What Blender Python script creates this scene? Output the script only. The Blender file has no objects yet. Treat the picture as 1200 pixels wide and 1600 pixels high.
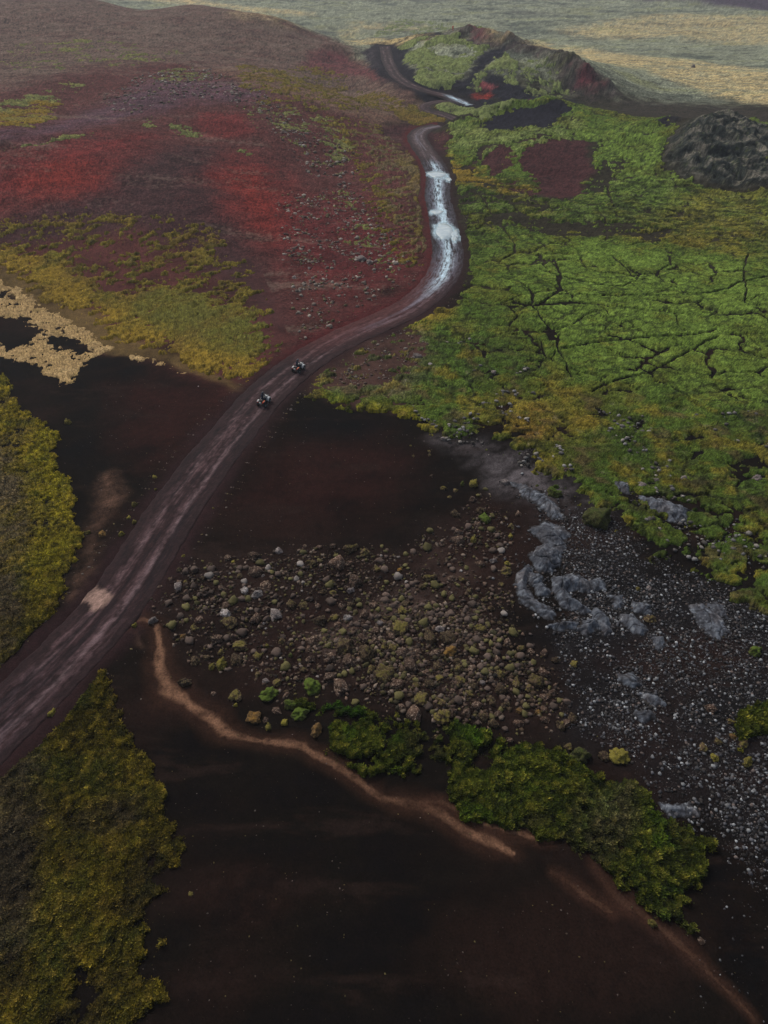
import bpy, bmesh, math, random
import numpy as np
from mathutils import Vector, Matrix

# ---------------------------------------------------------------- camera, sky, sun, exposure
scene = bpy.context.scene
COL = scene.collection
cd = bpy.data.cameras.new("camera"); cam = bpy.data.objects.new("camera", cd); COL.objects.link(cam)
cam.location = (0, 0, 45.0)
cam.rotation_euler = (math.radians(90 - 41.0), 0, 0)
cd.sensor_fit = 'VERTICAL'; cd.sensor_height = 24.0; cd.lens = 16.0
cd.clip_start = 0.5; cd.clip_end = 9000
scene.camera = cam
SUN_EL, SUN_AZ = math.radians(48), math.radians(-35)      # azimuth from +Y, negative = left
world = bpy.data.worlds.new("World"); scene.world = world; world.use_nodes = True
nt = world.node_tree; nt.nodes.clear()
sky = nt.nodes.new('ShaderNodeTexSky'); sky.sky_type = 'NISHITA'; sky.sun_disc = False
sky.sun_elevation = SUN_EL; sky.sun_rotation = SUN_AZ; sky.dust_density = 4.0; sky.air_density = 1.0; sky.ozone_density = 1.0
hs = nt.nodes.new('ShaderNodeHueSaturation'); hs.inputs['Saturation'].default_value = 0.6   # overcast: the blue is veiled
bg = nt.nodes.new('ShaderNodeBackground'); bg.inputs['Strength'].default_value = 0.11
wo = nt.nodes.new('ShaderNodeOutputWorld')
nt.links.new(sky.outputs[0], hs.inputs['Color']); nt.links.new(hs.outputs[0], bg.inputs[0]); nt.links.new(bg.outputs[0], wo.inputs[0])
sd = bpy.data.lights.new("sun", 'SUN'); sd.energy = 1.8; sd.angle = math.radians(10); sd.color = (1.0, 0.95, 0.88)
sun = bpy.data.objects.new("sun", sd); COL.objects.link(sun)
_d = Vector((math.sin(SUN_AZ) * math.cos(SUN_EL), math.cos(SUN_AZ) * math.cos(SUN_EL), math.sin(SUN_EL)))
sun.rotation_euler = (-_d).to_track_quat('-Z', 'Y').to_euler(); sun.location = _d * 500
scene.view_settings.view_transform = 'Standard'; scene.view_settings.look = 'None'
scene.view_settings.exposure = -0.12; scene.view_settings.gamma = 1.0
HAZE = 0.00027
scene.render.engine = 'CYCLES'
scene.cycles.max_bounces = 5; scene.cycles.volume_bounces = 0; scene.cycles.use_denoising = True; scene.cycles.denoising_prefilter = 'NONE'; scene.cycles.use_adaptive_sampling = False

# ---------------------------------------------------------------- numeric helpers
F32 = np.float32
CAM_H = 45.0
PITCH = math.radians(41.0)
_rs = np.random.RandomState(7)
PERM = np.concatenate([_rs.permutation(256)] * 3).astype(np.int32)
_ang = _rs.rand(256) * 2 * np.pi
GX = np.cos(_ang).astype(F32); GY = np.sin(_ang).astype(F32)

def perlin(x, y, seed=0):
    x = np.asarray(x, np.float64) + seed * 17.31; y = np.asarray(y, np.float64) + seed * 9.77
    xf = np.floor(x); yf = np.floor(y)
    xi = xf.astype(np.int64) & 255; yi = yf.astype(np.int64) & 255
    fx = (x - xf).astype(F32); fy = (y - yf).astype(F32)
    u = fx * fx * fx * (fx * (fx * 6 - 15) + 10); v = fy * fy * fy * (fy * (fy * 6 - 15) + 10)
    p0 = PERM[xi]; p1 = PERM[xi + 1]
    def g(p, dy, ax, ay):
        h = PERM[p + yi + dy]
        return GX[h] * ax + GY[h] * ay
    a = g(p0, 0, fx, fy); b = g(p1, 0, fx - 1, fy); c = g(p0, 1, fx, fy - 1); d = g(p1, 1, fx - 1, fy - 1)
    ab = a + u * (b - a); cd = c + u * (d - c)
    return (ab + v * (cd - ab)) * 1.5

def fbm(x, y, wl, octv=4, seed=0, gain=0.5):
    """roughly -1..1, wl = longest wavelength in metres"""
    f = 1.0 / wl; a = 1.0; s = 0; t = 0
    for i in range(octv):
        s = s + a * perlin(x * f, y * f, seed + i * 3.7); t += a
        f *= 2.03; a *= gain
    return s / t * 1.25

def sstep(e0, e1, x):
    t = np.clip((x - e0) / (e1 - e0), 0, 1)
    return t * t * (3 - 2 * t)

def poly_sdf(px, py, poly, margin):
    """signed distance to polygon, positive inside; -margin outside the margin box"""
    P = np.asarray(poly, float)
    out = np.full(px.shape, -margin, F32)
    m = (px > P[:, 0].min() - margin) & (px < P[:, 0].max() + margin) & (py > P[:, 1].min() - margin) & (py < P[:, 1].max() + margin)
    if not m.any(): return out
    x = px[m].astype(np.float64); y = py[m].astype(np.float64)
    d2 = np.full(x.shape, 1e18); ins = np.zeros(x.shape, bool)
    for i in range(len(P)):
        ax, ay = P[i]; bx, by = P[(i + 1) % len(P)]
        ex, ey = bx - ax, by - ay
        wx, wy = x - ax, y - ay
        L = ex * ex + ey * ey + 1e-12
        t = np.clip((wx * ex + wy * ey) / L, 0, 1)
        qx = wx - ex * t; qy = wy - ey * t
        d2 = np.minimum(d2, qx * qx + qy * qy)
        c = (ay > y) != (by > y)
        if ay != by:
            ins ^= c & (x < (bx - ax) * (y - ay) / (by - ay) + ax)
    d = np.sqrt(d2)
    out[m] = np.where(ins, d, -np.minimum(d, margin))
    return out

def poly_line(px, py, line, margin):
    """distance to a polyline and length along it; margin where farther"""
    P = np.asarray(line, float)
    seg = np.hypot(*(P[1:] - P[:-1]).T); cum = np.concatenate([[0], np.cumsum(seg)])
    D = np.full(px.shape, margin, F32); S = np.zeros(px.shape, F32)
    m = (px > P[:, 0].min() - margin) & (px < P[:, 0].max() + margin) & (py > P[:, 1].min() - margin) & (py < P[:, 1].max() + margin)
    if not m.any(): return D, S
    x = px[m].astype(np.float64); y = py[m].astype(np.float64)
    bd = np.full(x.shape, float(margin)); bs = np.zeros(x.shape)
    for i in range(len(P) - 1):
        ax, ay = P[i]; ex, ey = P[i + 1] - P[i]
        t = np.clip(((x - ax) * ex + (y - ay) * ey) / (ex * ex + ey * ey + 1e-12), 0, 1)
        d = np.hypot(x - ax - ex * t, y - ay - ey * t)
        k = d < bd
        bd = np.where(k, d, bd); bs = np.where(k, cum[i] + t * seg[i], bs)
    D[m] = bd; S[m] = bs
    return D, S

def spline(pts, step):
    """Catmull-Rom through pts, resampled at about step metres"""
    P = np.asarray(pts, float); P = np.vstack([2 * P[0] - P[1], P, 2 * P[-1] - P[-2]])
    out = []
    for i in range(1, len(P) - 2):
        p0, p1, p2, p3 = P[i - 1:i + 3]
        n = max(2, int(np.hypot(*(p2 - p1)[:2]) / step))
        for k in range(n):
            t = k / n
            out.append(0.5 * ((2 * p1) + (-p0 + p2) * t + (2 * p0 - 5 * p1 + 4 * p2 - p3) * t * t + (-p0 + 3 * p1 - 3 * p2 + p3) * t ** 3))
    out.append(P[-2])
    return np.array(out)

# macro relief: thin-plate surface through surveyed heights
def _uv(x, y):
    D = np.maximum(y, -40) + 60.0
    return x / D * 1.6, np.log(D) * 1.3
class Relief:
    def __init__(s, cps):
        c = np.array(cps, float); s.u, s.v = _uv(c[:, 0], c[:, 1]); n = len(c)
        K = s._k(s.u[:, None] - s.u, s.v[:, None] - s.v) + np.eye(n) * 0.0015
        A = np.zeros((n + 3, n + 3)); A[:n, :n] = K
        Pm = np.stack([np.ones(n), s.u, s.v], 1); A[:n, n:] = Pm; A[n:, :n] = Pm.T
        s.w = np.linalg.solve(A, np.concatenate([c[:, 2], np.zeros(3)]))
    @staticmethod
    def _k(a, b):
        r2 = a * a + b * b + 1e-9
        return r2 * np.log(r2)
    def __call__(s, x, y):
        u, v = _uv(np.asarray(x, float), np.asarray(y, float)); n = len(s.u)
        z = s.w[n] + s.w[n + 1] * u + s.w[n + 2] * v
        for i in range(n):
            z = z + s.w[i] * s._k(u - s.u[i], v - s.v[i])
        return z
CP = [(-60.9,105.0,0.8), (-64.6,115.0,2.1), (-68.2,125.0,4.1), (-72.5,137.0,6.0), (-77.2,150.0,8.4), (-81.5,162.0,10.4), (-99.9,205.0,10.2),
(-118.6,250.0,11.1), (-138.8,300.0,14.0), (-166.9,370.0,18.3), (-125.9,372.0,18.1), (-83.8,370.0,16.7), (-103.8,360.0,15.0), (-58.8,352.0,15.7),
(-39.0,340.0,13.8), (-19.7,318.0,10.2), (0.0,288.0,5.0), (10.2,250.0,2.5), (-37.1,140.0,5.2), (-45.2,180.0,7.2), (-49.1,200.0,8.9), (-57.1,238.0,9.5),
(-69.7,300.0,12.1), (-24.0,192.0,5.4), (-19.9,150.0,2.3), (-30.0,250.0,7.7), (-6.8,203.0,3.2), (0.0,156.0,0.6), (0.0,121.0,-0.1), (-16.7,119.0,0.6),
(-32.9,117.0,1.4), (-48.9,116.0,1.8), (-54.8,138.0,5.7), (-61.1,160.0,8.4), (-68.0,182.0,8.8), (-88.3,248.0,11.3), (-14.8,228.0,6.2), (0.0,222.0,2.5),
(-14.8,312.0,3.7), (-25.4,325.0,6.2), (19.7,240.0,0.5), (36.6,340.0,11.0), (10.2,330.0,8.8), (0.5,330.0,6.7), (-10.1,322.0,5.5), (59.5,305.0,8.6),
(76.7,262.0,0.1), (29.9,292.0,7.3), (9.1,288.0,5.9), (21.1,262.0,4.1), (42.5,266.0,5.3), (64.9,272.0,6.3), (50.5,248.0,2.0), (4.2,262.0,4.1),
(22.0,315.0,10.1), (46.8,318.0,10.2), (68.5,290.0,7.2), (109.6,345.0,-3.7), (110.0,312.0,-2.6), (107.8,380.0,-4.5), (94.4,285.0,-1.4),
(35.4,214.0,3.7), (48.3,218.0,5.2), (24.5,210.0,2.5), (59.7,174.0,2.5), (54.7,155.0,0.9), (47.6,188.0,3.4), (66.6,200.0,4.2), (41.3,156.0,0.6),
(30.2,176.0,2.0), (66.8,174.0,3.9), (78.9,176.0,5.4), (90.6,178.0,4.3), (73.5,158.0,1.3), (17.2,206.0,1.8), (9.8,212.0,0.0), (9.2,198.0,0.5),
(100.0,245.0,-1.0), (160.0,255.0,-1.0), (60.0,262.0,0.0), (-10.0,262.0,-0.5), (140.0,300.0,-4.0), (200.0,300.0,-4.0), (80.0,380.0,-7.0),
(0.0,400.0,-8.0), (40.0,420.0,-8.0), (150.0,400.0,-7.0), (-40.0,430.0,-8.0), (-100.0,440.0,-8.0), (-160.0,450.0,-6.0), (250.0,400.0,-7.0),
(0.0,560.0,-8.0), (150.0,560.0,-8.0), (-150.0,560.0,-7.0), (300.0,560.0,-7.0), (-300.0,560.0,0.0), (0.0,800.0,-8.0), (250.0,800.0,-7.0),
(-250.0,800.0,-7.0), (500.0,800.0,-5.0), (-500.0,800.0,-4.0), (0.0,1500.0,-8.0), (900.0,1500.0,-8.0), (-900.0,1500.0,-8.0), (0.0,3000.0,-8.0),
(2500.0,3000.0,-8.0), (-2500.0,3000.0,-8.0), (-150.0,110.0,4.0), (-160.0,160.0,12.0), (-200.0,250.0,18.0), (-260.0,350.0,24.0), (-330.0,450.0,14.0),
(-120.0,60.0,0.0), (-300.0,150.0,10.0), (-200.0,0.0,0.0), (-60.0,-30.0,0.0), (60.0,-30.0,0.0), (200.0,0.0,0.0), (150.0,60.0,1.0), (150.0,120.0,1.5),
(220.0,180.0,4.0), (300.0,250.0,0.0), (300.0,100.0,1.0), (0.0,5.0,0.0), (30.0,5.0,0.0), (-30.0,5.0,0.0), (0.0,30.0,0.0), (35.0,30.0,0.3),
(-35.0,30.0,0.0), (0.0,50.0,0.0), (40.0,50.0,0.6), (-40.0,50.0,0.0), (0.0,70.0,0.0), (25.0,70.0,0.2), (60.0,70.0,1.6), (-40.0,70.0,0.0),
(-70.0,70.0,0.0), (-25.0,90.0,0.0), (20.0,90.0,0.4), (60.0,90.0,1.6), (-75.0,95.0,0.6), (90.0,90.0,1.8), (30.0,110.0,0.6), (75.0,120.0,1.6),
(10.0,135.0,0.3), (50.0,145.0,0.7)]
COVER = {'moss': [(0.9,3, [(15.7,208.0), (21.3,212.9), (28.7,216.8), (36.3,220.4), (45.8,223.7), (60.0,244.1), (64.4,217.0), (70.5,213.0), (75.6,204.6),
(73.8,191.7), (68.0,178.2), (48.0,190.2), (32.5,193.7), (20.1,199.5)]), (0.8,3, [(105.8,233.2), (106.4,213.7), (120.2,205.8), (95.4,155.3),
(79.9,157.0)]), (-1,2, [(24.8,205.1), (29.8,211.6), (38.9,214.5), (47.4,217.9), (51.5,216.2), (46.6,204.9), (41.6,200.0), (35.1,200.2),
(28.5,200.7)]), (-1,1.5, [(58.6,189.1), (67.8,196.8), (78.6,205.9), (74.6,198.1), (68.2,191.5), (61.6,187.5)]), (0.5,6, [(-8.1,75.3), (3.1,70.7),
(11.7,64.0), (20.8,59.1), (25.6,51.6), (30.3,46.8), (36.2,38.8), (34.1,34.1), (28.4,38.2), (23.9,45.3), (18.0,51.8), (11.1,59.2), (3.0,65.3),
(-7.8,70.7)]), (1.0,4.0, [(11.2,101.8), (13.0,111.9), (14.0,123.4), (14.7,140.2), (14.3,156.3), (15.2,163.7), (19.9,162.3), (26.6,159.8),
(31.1,152.6), (37.6,151.1), (43.7,157.5), (47.9,170.7), (51.8,185.6), (49.4,193.4), (40.3,192.0), (31.5,185.9), (25.2,185.8), (20.1,172.6),
(16.8,173.2), (14.8,182.6), (13.6,202.4), (19.0,207.0), (27.2,203.6), (32.9,196.3), (40.6,193.9), (47.4,199.8), (51.0,205.6), (59.2,203.9),
(66.8,200.7), (72.9,196.5), (65.6,174.8), (65.4,163.9), (70.6,157.8), (76.2,154.1), (93.4,163.2), (76.1,116.0), (36.4,34.7), (32.2,37.1), (30.4,39.3),
(29.6,41.5), (29.2,43.5), (27.4,45.4), (24.8,44.4), (24.3,47.0), (23.4,49.3), (21.0,50.7), (19.8,52.7), (20.1,55.8), (17.7,56.9), (15.4,59.8),
(13.0,62.7), (10.2,64.0), (7.3,64.6), (4.4,65.3), (3.0,67.9), (0.0,68.6), (-3.1,70.7), (-6.3,71.6), (-9.7,73.0), (-9.4,76.8), (-7.0,83.7),
(-5.0,88.4), (-0.9,93.0), (3.8,96.5), (7.9,99.7)]), (-0.6,2.0, [(-8.2,76.8), (-6.1,83.7), (-1.8,90.3), (3.7,92.2), (6.3,89.1), (5.1,81.7), (1.6,76.8),
(-3.2,75.2)]), (-0.6,1.5, [(-2.7,88.4), (1.9,91.3), (4.4,86.3), (3.4,80.0), (-0.8,78.4)]), (-0.5,2, [(7.3,64.0), (11.3,67.9), (15.3,69.2),
(16.8,64.0), (14.1,60.3), (10.1,62.8)]), (-0.3,2.5, [(18.2,52.7), (22.8,55.8), (27.8,54.5), (32.3,54.4), (35.0,51.3), (36.2,46.6), (33.8,38.1),
(29.7,40.4), (27.1,44.4), (23.1,47.0), (20.1,49.8)]), (-0.6,1.5, [(26.0,54.1), (28.8,53.5), (31.3,52.4), (30.0,49.5), (27.6,49.6), (26.3,51.6)]),
(-0.5,2, [(34.7,57.4), (38.6,60.6), (42.4,61.6), (40.6,57.1), (36.3,56.3)]), (-0.6,2.5, [(17.5,138.3), (25.9,144.0), (35.0,138.1), (44.4,135.7),
(53.2,132.2), (50.5,123.5), (42.5,128.0), (33.2,129.1), (24.7,135.7), (17.6,133.0)]), (-0.4,2.5, [(14.6,156.3), (22.5,160.1), (34.5,148.7),
(32.0,142.0), (21.1,147.9), (15.0,146.0)]), (-0.7,1.0, [(22.6,90.1), (24.6,91.0), (24.4,88.1), (22.7,87.1)]), (-1.0,1.2, [(50.7,173.3), (52.6,175.2),
(51.9,167.2), (49.7,159.5), (48.8,161.6)]), (-0.5,1.6, [(47.2,167.6), (57.1,178.6), (56.4,169.7), (48.0,155.5), (43.8,151.7)]), (0.9,1.5,
[(20.1,172.6), (25.1,184.3), (31.7,187.3), (40.2,191.1), (49.4,193.4), (34.3,183.5), (32.0,175.8), (33.7,161.7), (32.9,153.4), (26.5,159.0),
(19.8,161.5)]), (-0.8,1.5, [(22.6,175.3), (29.2,186.5), (31.0,182.2), (30.3,171.0), (24.7,167.4)]), (-0.8,1.5, [(9.0,216.5), (17.0,203.0),
(14.4,188.7), (11.5,186.6), (8.4,199.8)])],'slope_grass': [(1.0,6, [(-75.0,119.8), (-66.2,119.3), (-59.1,117.8), (-50.3,113.4), (-44.2,106.7),
(-39.6,104.7), (-35.3,108.0), (-30.9,107.1), (-26.5,105.0), (-20.9,101.8), (-17.1,95.4), (-14.5,89.3), (-12.6,85.9), (-13.9,83.3), (-15.2,79.8),
(-16.1,75.9), (-17.4,74.9), (-18.4,76.8), (-21.6,78.1), (-25.3,80.1), (-29.5,83.6), (-32.9,86.4), (-37.0,88.4), (-40.3,90.4), (-44.4,94.3),
(-50.5,98.3), (-57.1,105.6), (-62.8,110.0), (-72.7,114.1)]), (0.5,4, [(-77.8,126.6), (-68.6,126.2), (-62.8,129.0), (-55.8,133.0), (-47.4,132.3),
(-37.6,130.1), (-29.8,128.4), (-26.0,122.4), (-21.8,115.8), (-17.0,102.0), (-13.6,89.3), (-20.3,91.2), (-39.7,101.5), (-57.0,111.3), (-72.7,114.1)]),
(-0.5,2, [(-43.9,105.6), (-42.7,108.8), (-38.1,111.1), (-35.3,108.0), (-38.6,104.7), (-41.2,101.5)]), (0.5,3, [(-7.1,214.5), (0.0,214.5), (5.0,197.0),
(8.3,174.4), (8.8,156.5), (8.2,136.6), (8.1,120.7), (5.8,111.0), (2.2,115.3), (-2.4,129.8), (-5.2,147.0), (-8.1,171.7), (-12.7,188.6), (-19.6,196.7),
(-17.1,207.0)]), (0.9,1.5, [(6.5,190.4), (9.0,172.8), (9.4,156.5), (8.1,136.6), (8.4,123.7), (6.8,120.8), (6.3,140.2), (6.6,156.5), (4.5,175.3)]),
(0.5,3, [(-23.4,296.0), (-13.7,285.7), (-6.5,265.6), (8.0,244.0), (7.6,231.2), (-7.1,215.7), (-21.8,203.0), (-33.6,205.4), (-38.1,213.2),
(-50.1,264.1), (-39.0,273.0)]), (0.9,1.5, [(7.9,242.8), (15.8,241.4), (18.5,223.3), (14.1,211.2), (9.1,217.8), (1.9,224.4)]), (0.9,1.5, [(14.0,181.2),
(16.8,173.2), (20.0,171.2), (22.7,162.1), (15.1,162.8)])],'hill_moss': [(0.8,3, [(-87.8,164.1), (-99.5,190.0), (-96.1,196.2), (-92.7,207.8),
(-87.0,213.1), (-81.8,199.6), (-77.2,181.1), (-77.6,169.2), (-81.3,164.7)]), (0.8,1, [(-85.7,152.2), (-79.0,155.0), (-73.1,160.5), (-67.3,167.0),
(-62.2,175.2), (-61.1,173.0), (-66.5,164.5), (-72.3,158.3), (-78.3,153.3)]), (0.6,1.5, [(-58.8,184.1), (-56.5,190.3), (-53.9,182.4), (-54.6,176.6),
(-57.4,178.6)]), (0.8,1.5, [(-52.1,185.7), (-46.8,184.5), (-41.7,178.8), (-42.1,175.5), (-47.8,175.2), (-50.3,178.1)]), (0.7,1, [(-34.6,171.2),
(-30.4,172.0), (-26.2,170.5), (-32.8,166.9)]), (0.5,2, [(-69.3,241.9), (-64.9,256.4), (-54.4,254.3), (-50.4,232.7), (-57.6,223.8), (-65.2,225.3)]),
(0.5,3, [(-39.1,203.3), (-34.4,211.1), (-25.7,209.0), (-13.8,208.3), (-6.6,195.2), (-6.1,177.3), (-11.5,165.8), (-19.5,175.5), (-26.2,183.6),
(-34.3,186.8)]), (0.4,3, [(-16.1,151.6), (-8.3,158.3), (0.0,133.2), (4.4,115.2), (4.1,105.9), (-1.1,109.9), (-8.2,126.1)]), (0.5,2.5, [(-92.1,201.9),
(-91.5,218.5), (-81.8,226.9), (-75.9,225.0), (-84.1,207.1)]), (0.4,4, [(-130.7,279.7), (-108.1,290.6), (-65.8,280.2), (-64.9,256.4), (-95.2,239.4),
(-114.5,240.1)])],'crater_moss': [(1.0,1.5, [(6.0,320.3), (10.2,327.3), (18.9,326.3), (16.8,319.1), (12.2,313.2), (8.3,311.4)]), (1.0,1.2,
[(7.1,302.2), (13.2,306.7), (17.6,315.2), (22.1,317.1), (28.2,316.4), (32.3,307.2), (37.7,301.7), (36.1,293.3), (32.7,286.1), (29.3,273.0),
(25.1,259.5), (22.9,257.9), (20.6,254.7), (15.5,255.9), (11.5,260.1), (9.4,268.3), (12.1,277.2), (8.0,288.5)]), (-0.8,1.5, [(16.1,302.9),
(20.4,307.4), (28.5,304.9), (32.7,298.2), (31.1,292.7), (25.6,290.6), (20.7,292.9)]), (-0.5,1, [(12.2,280.8), (19.6,274.2), (25.8,269.2),
(25.6,267.3), (19.5,271.1), (12.1,277.2)]), (0.8,1.5, [(26.4,257.7), (31.1,268.4), (35.3,278.4), (42.3,291.2), (45.1,290.4), (46.7,278.4),
(45.6,264.6), (43.9,256.3), (42.3,255.7), (41.0,258.2), (39.0,263.3), (35.5,269.6), (32.7,262.6), (33.3,254.6), (29.9,255.1)]), (0.5,2.5,
[(46.1,285.9), (57.7,281.5), (62.0,273.4), (60.1,267.2), (63.6,261.1), (53.6,253.2), (44.1,253.2)]), (0.9,1.5, [(14.2,241.0), (20.2,247.6),
(28.1,245.8), (33.3,239.3), (38.0,218.0), (32.5,212.3), (26.9,208.9), (20.1,219.8), (17.2,231.5)]), (-1.0,1.0, [(21.9,256.3), (25.6,266.6),
(30.6,279.8), (36.4,295.6), (42.7,304.8), (46.7,298.8), (40.2,283.3), (32.7,269.5), (28.4,261.4), (25.6,255.0)]), (-1.0,1.0, [(18.7,298.4),
(23.6,301.6), (25.1,296.8), (23.0,292.5), (19.4,293.2)]), (-1,0.8, [(12.1,277.2), (17.6,276.9), (25.9,269.9), (29.7,270.0), (25.7,268.2),
(18.5,273.5)]), (-0.5,1.5, [(25.8,242.2), (32.7,242.8), (35.6,227.9), (31.1,222.1), (26.0,234.3)]), (0.5,2, [(-9.8,507.9), (8.8,579.5), (43.3,565.6),
(40.5,328.2), (34.2,315.7), (16.2,526.9)])],'dry_grass': [(0.9,1.2, [(-70.7,109.2), (-62.2,108.6), (-56.9,105.2), (-50.3,97.7), (-44.2,93.7),
(-40.2,89.8), (-36.3,87.4), (-38.3,85.1), (-39.1,83.5), (-39.4,81.2), (-39.1,78.3), (-39.6,75.6), (-42.2,77.8), (-45.1,78.7), (-48.1,82.2),
(-52.3,84.0), (-59.3,83.9)]), (-1.0,1.2, [(-64.5,95.2), (-57.2,95.7), (-53.1,94.9), (-50.1,91.4), (-49.8,87.6), (-51.9,87.2), (-54.0,88.0),
(-61.1,87.8)]), (-0.8,0.8, [(-49.9,91.4), (-44.6,89.5), (-38.9,85.6), (-42.3,85.3), (-46.7,87.6)]), (-0.5,1.0, [(-68.2,103.4), (-58.5,104.1),
(-56.6,101.6), (-59.3,101.0), (-66.9,100.5)]), (0.6,1.2, [(-36.5,86.5), (-32.6,85.5), (-27.2,81.0), (-24.1,78.1), (-29.5,80.1),
(-34.8,83.7)])],'heath': [(1.0,0.7, [(-31.1,18.7), (-28.3,21.5), (-26.8,24.1), (-25.6,27.3), (-24.2,30.1), (-22.8,32.7), (-22.1,33.0), (-20.9,30.6),
(-19.9,28.9), (-18.7,27.1), (-16.9,25.4), (-15.9,23.6), (-14.5,21.6), (-13.7,19.9), (-12.4,18.9), (-12.4,18.0), (-13.2,17.3), (-13.3,16.6),
(-12.7,16.0), (-13.5,15.6), (-13.8,14.9), (-13.4,14.2), (-14.1,13.6), (-13.4,13.0), (-13.7,12.3), (-12.3,11.7), (-11.8,11.0), (-12.6,10.4),
(-13.0,9.7), (-13.3,8.0), (-24.7,7.0)]), (-0.8,0.6, [(-17.2,12.5), (-16.6,12.6), (-16.2,11.2), (-16.8,11.1)]), (0.9,0.5, [(-13.0,13.7), (-12.4,13.7),
(-12.3,13.1), (-12.8,13.2)]), (0.9,0.5, [(-12.0,13.3), (-11.5,13.6), (-11.4,13.2), (-11.9,13.0)]), (1.0,1.0, [(-66.5,84.5), (-54.1,84.0),
(-49.7,78.8), (-46.4,73.9), (-41.2,69.0), (-37.3,63.9), (-35.1,59.1), (-32.3,55.8), (-31.0,52.6), (-29.3,48.8), (-28.3,44.4), (-27.4,40.9),
(-27.3,38.0), (-28.4,35.2), (-29.5,33.0), (-30.1,31.9), (-35.2,26.4)])],'shrub': [(0.8,0.8, [(1.9,26.9), (4.7,27.5), (4.7,24.4), (4.0,23.7),
(2.5,24.6)]), (1.0,0.6, [(8.7,25.8), (10.7,26.4), (11.9,25.8), (13.6,24.9), (15.1,23.8), (16.9,22.9), (17.8,22.1), (18.6,20.7), (20.0,20.5),
(20.5,19.5), (21.5,18.9), (20.1,18.4), (20.0,17.6), (20.1,16.6), (18.9,16.1), (18.9,15.3), (18.0,14.7), (18.1,13.7), (17.3,13.9), (16.4,14.7),
(15.1,15.5), (14.8,16.4), (14.4,17.4), (13.3,18.0), (12.2,18.5), (10.7,19.2), (9.2,19.8), (6.7,20.4), (4.7,21.1), (3.8,22.5), (4.4,23.7),
(6.8,24.6)]), (1.0,0.5, [(-4.6,29.2), (-3.4,29.6), (-2.2,29.3), (-1.9,28.4), (-3.1,28.2), (-4.3,28.4)]), (0.9,0.6, [(-4.5,27.6), (-3.3,28.2),
(-1.9,28.4), (-0.5,27.9), (0.0,26.9), (-0.5,25.6), (-1.8,24.9), (-3.2,25.3), (-4.4,26.1)]), (1.0,0.6, [(-1.1,24.6), (0.0,26.4), (0.9,27.4),
(2.3,27.1), (3.0,26.1), (2.5,25.1), (0.9,24.4), (-0.5,24.0)]), (1.0,0.6, [(4.2,27.1), (5.2,27.9), (7.0,26.9), (6.8,25.8), (5.9,24.9), (6.5,23.9),
(4.4,23.4), (3.6,23.9), (4.6,25.4)]), (0.9,0.6, [(-0.7,28.6), (0.7,28.7), (0.9,27.6), (0.0,27.1), (-0.7,27.5)]), (0.8,0.8, [(-4.6,26.1), (-3.2,25.3),
(-0.9,24.4), (1.8,24.6), (4.0,23.9), (4.0,23.2), (1.8,23.4), (-1.8,24.1), (-4.3,25.3)]), (0.6,1.0, [(-8.8,30.4), (-4.9,29.8), (0.0,29.0), (4.7,27.9),
(9.3,26.4), (12.0,25.9), (8.6,25.1), (4.6,26.4), (0.0,27.4), (-4.7,27.9), (-7.7,29.0)]), (0.6,0.8, [(1.8,24.4), (4.6,25.4), (9.3,26.4), (9.1,24.9),
(4.4,23.7)]), (0.9,0.7, [(26.0,28.9), (27.5,29.7), (31.2,30.0), (30.0,27.3), (27.9,26.8), (25.9,26.3), (25.6,27.3)])]}
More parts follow.
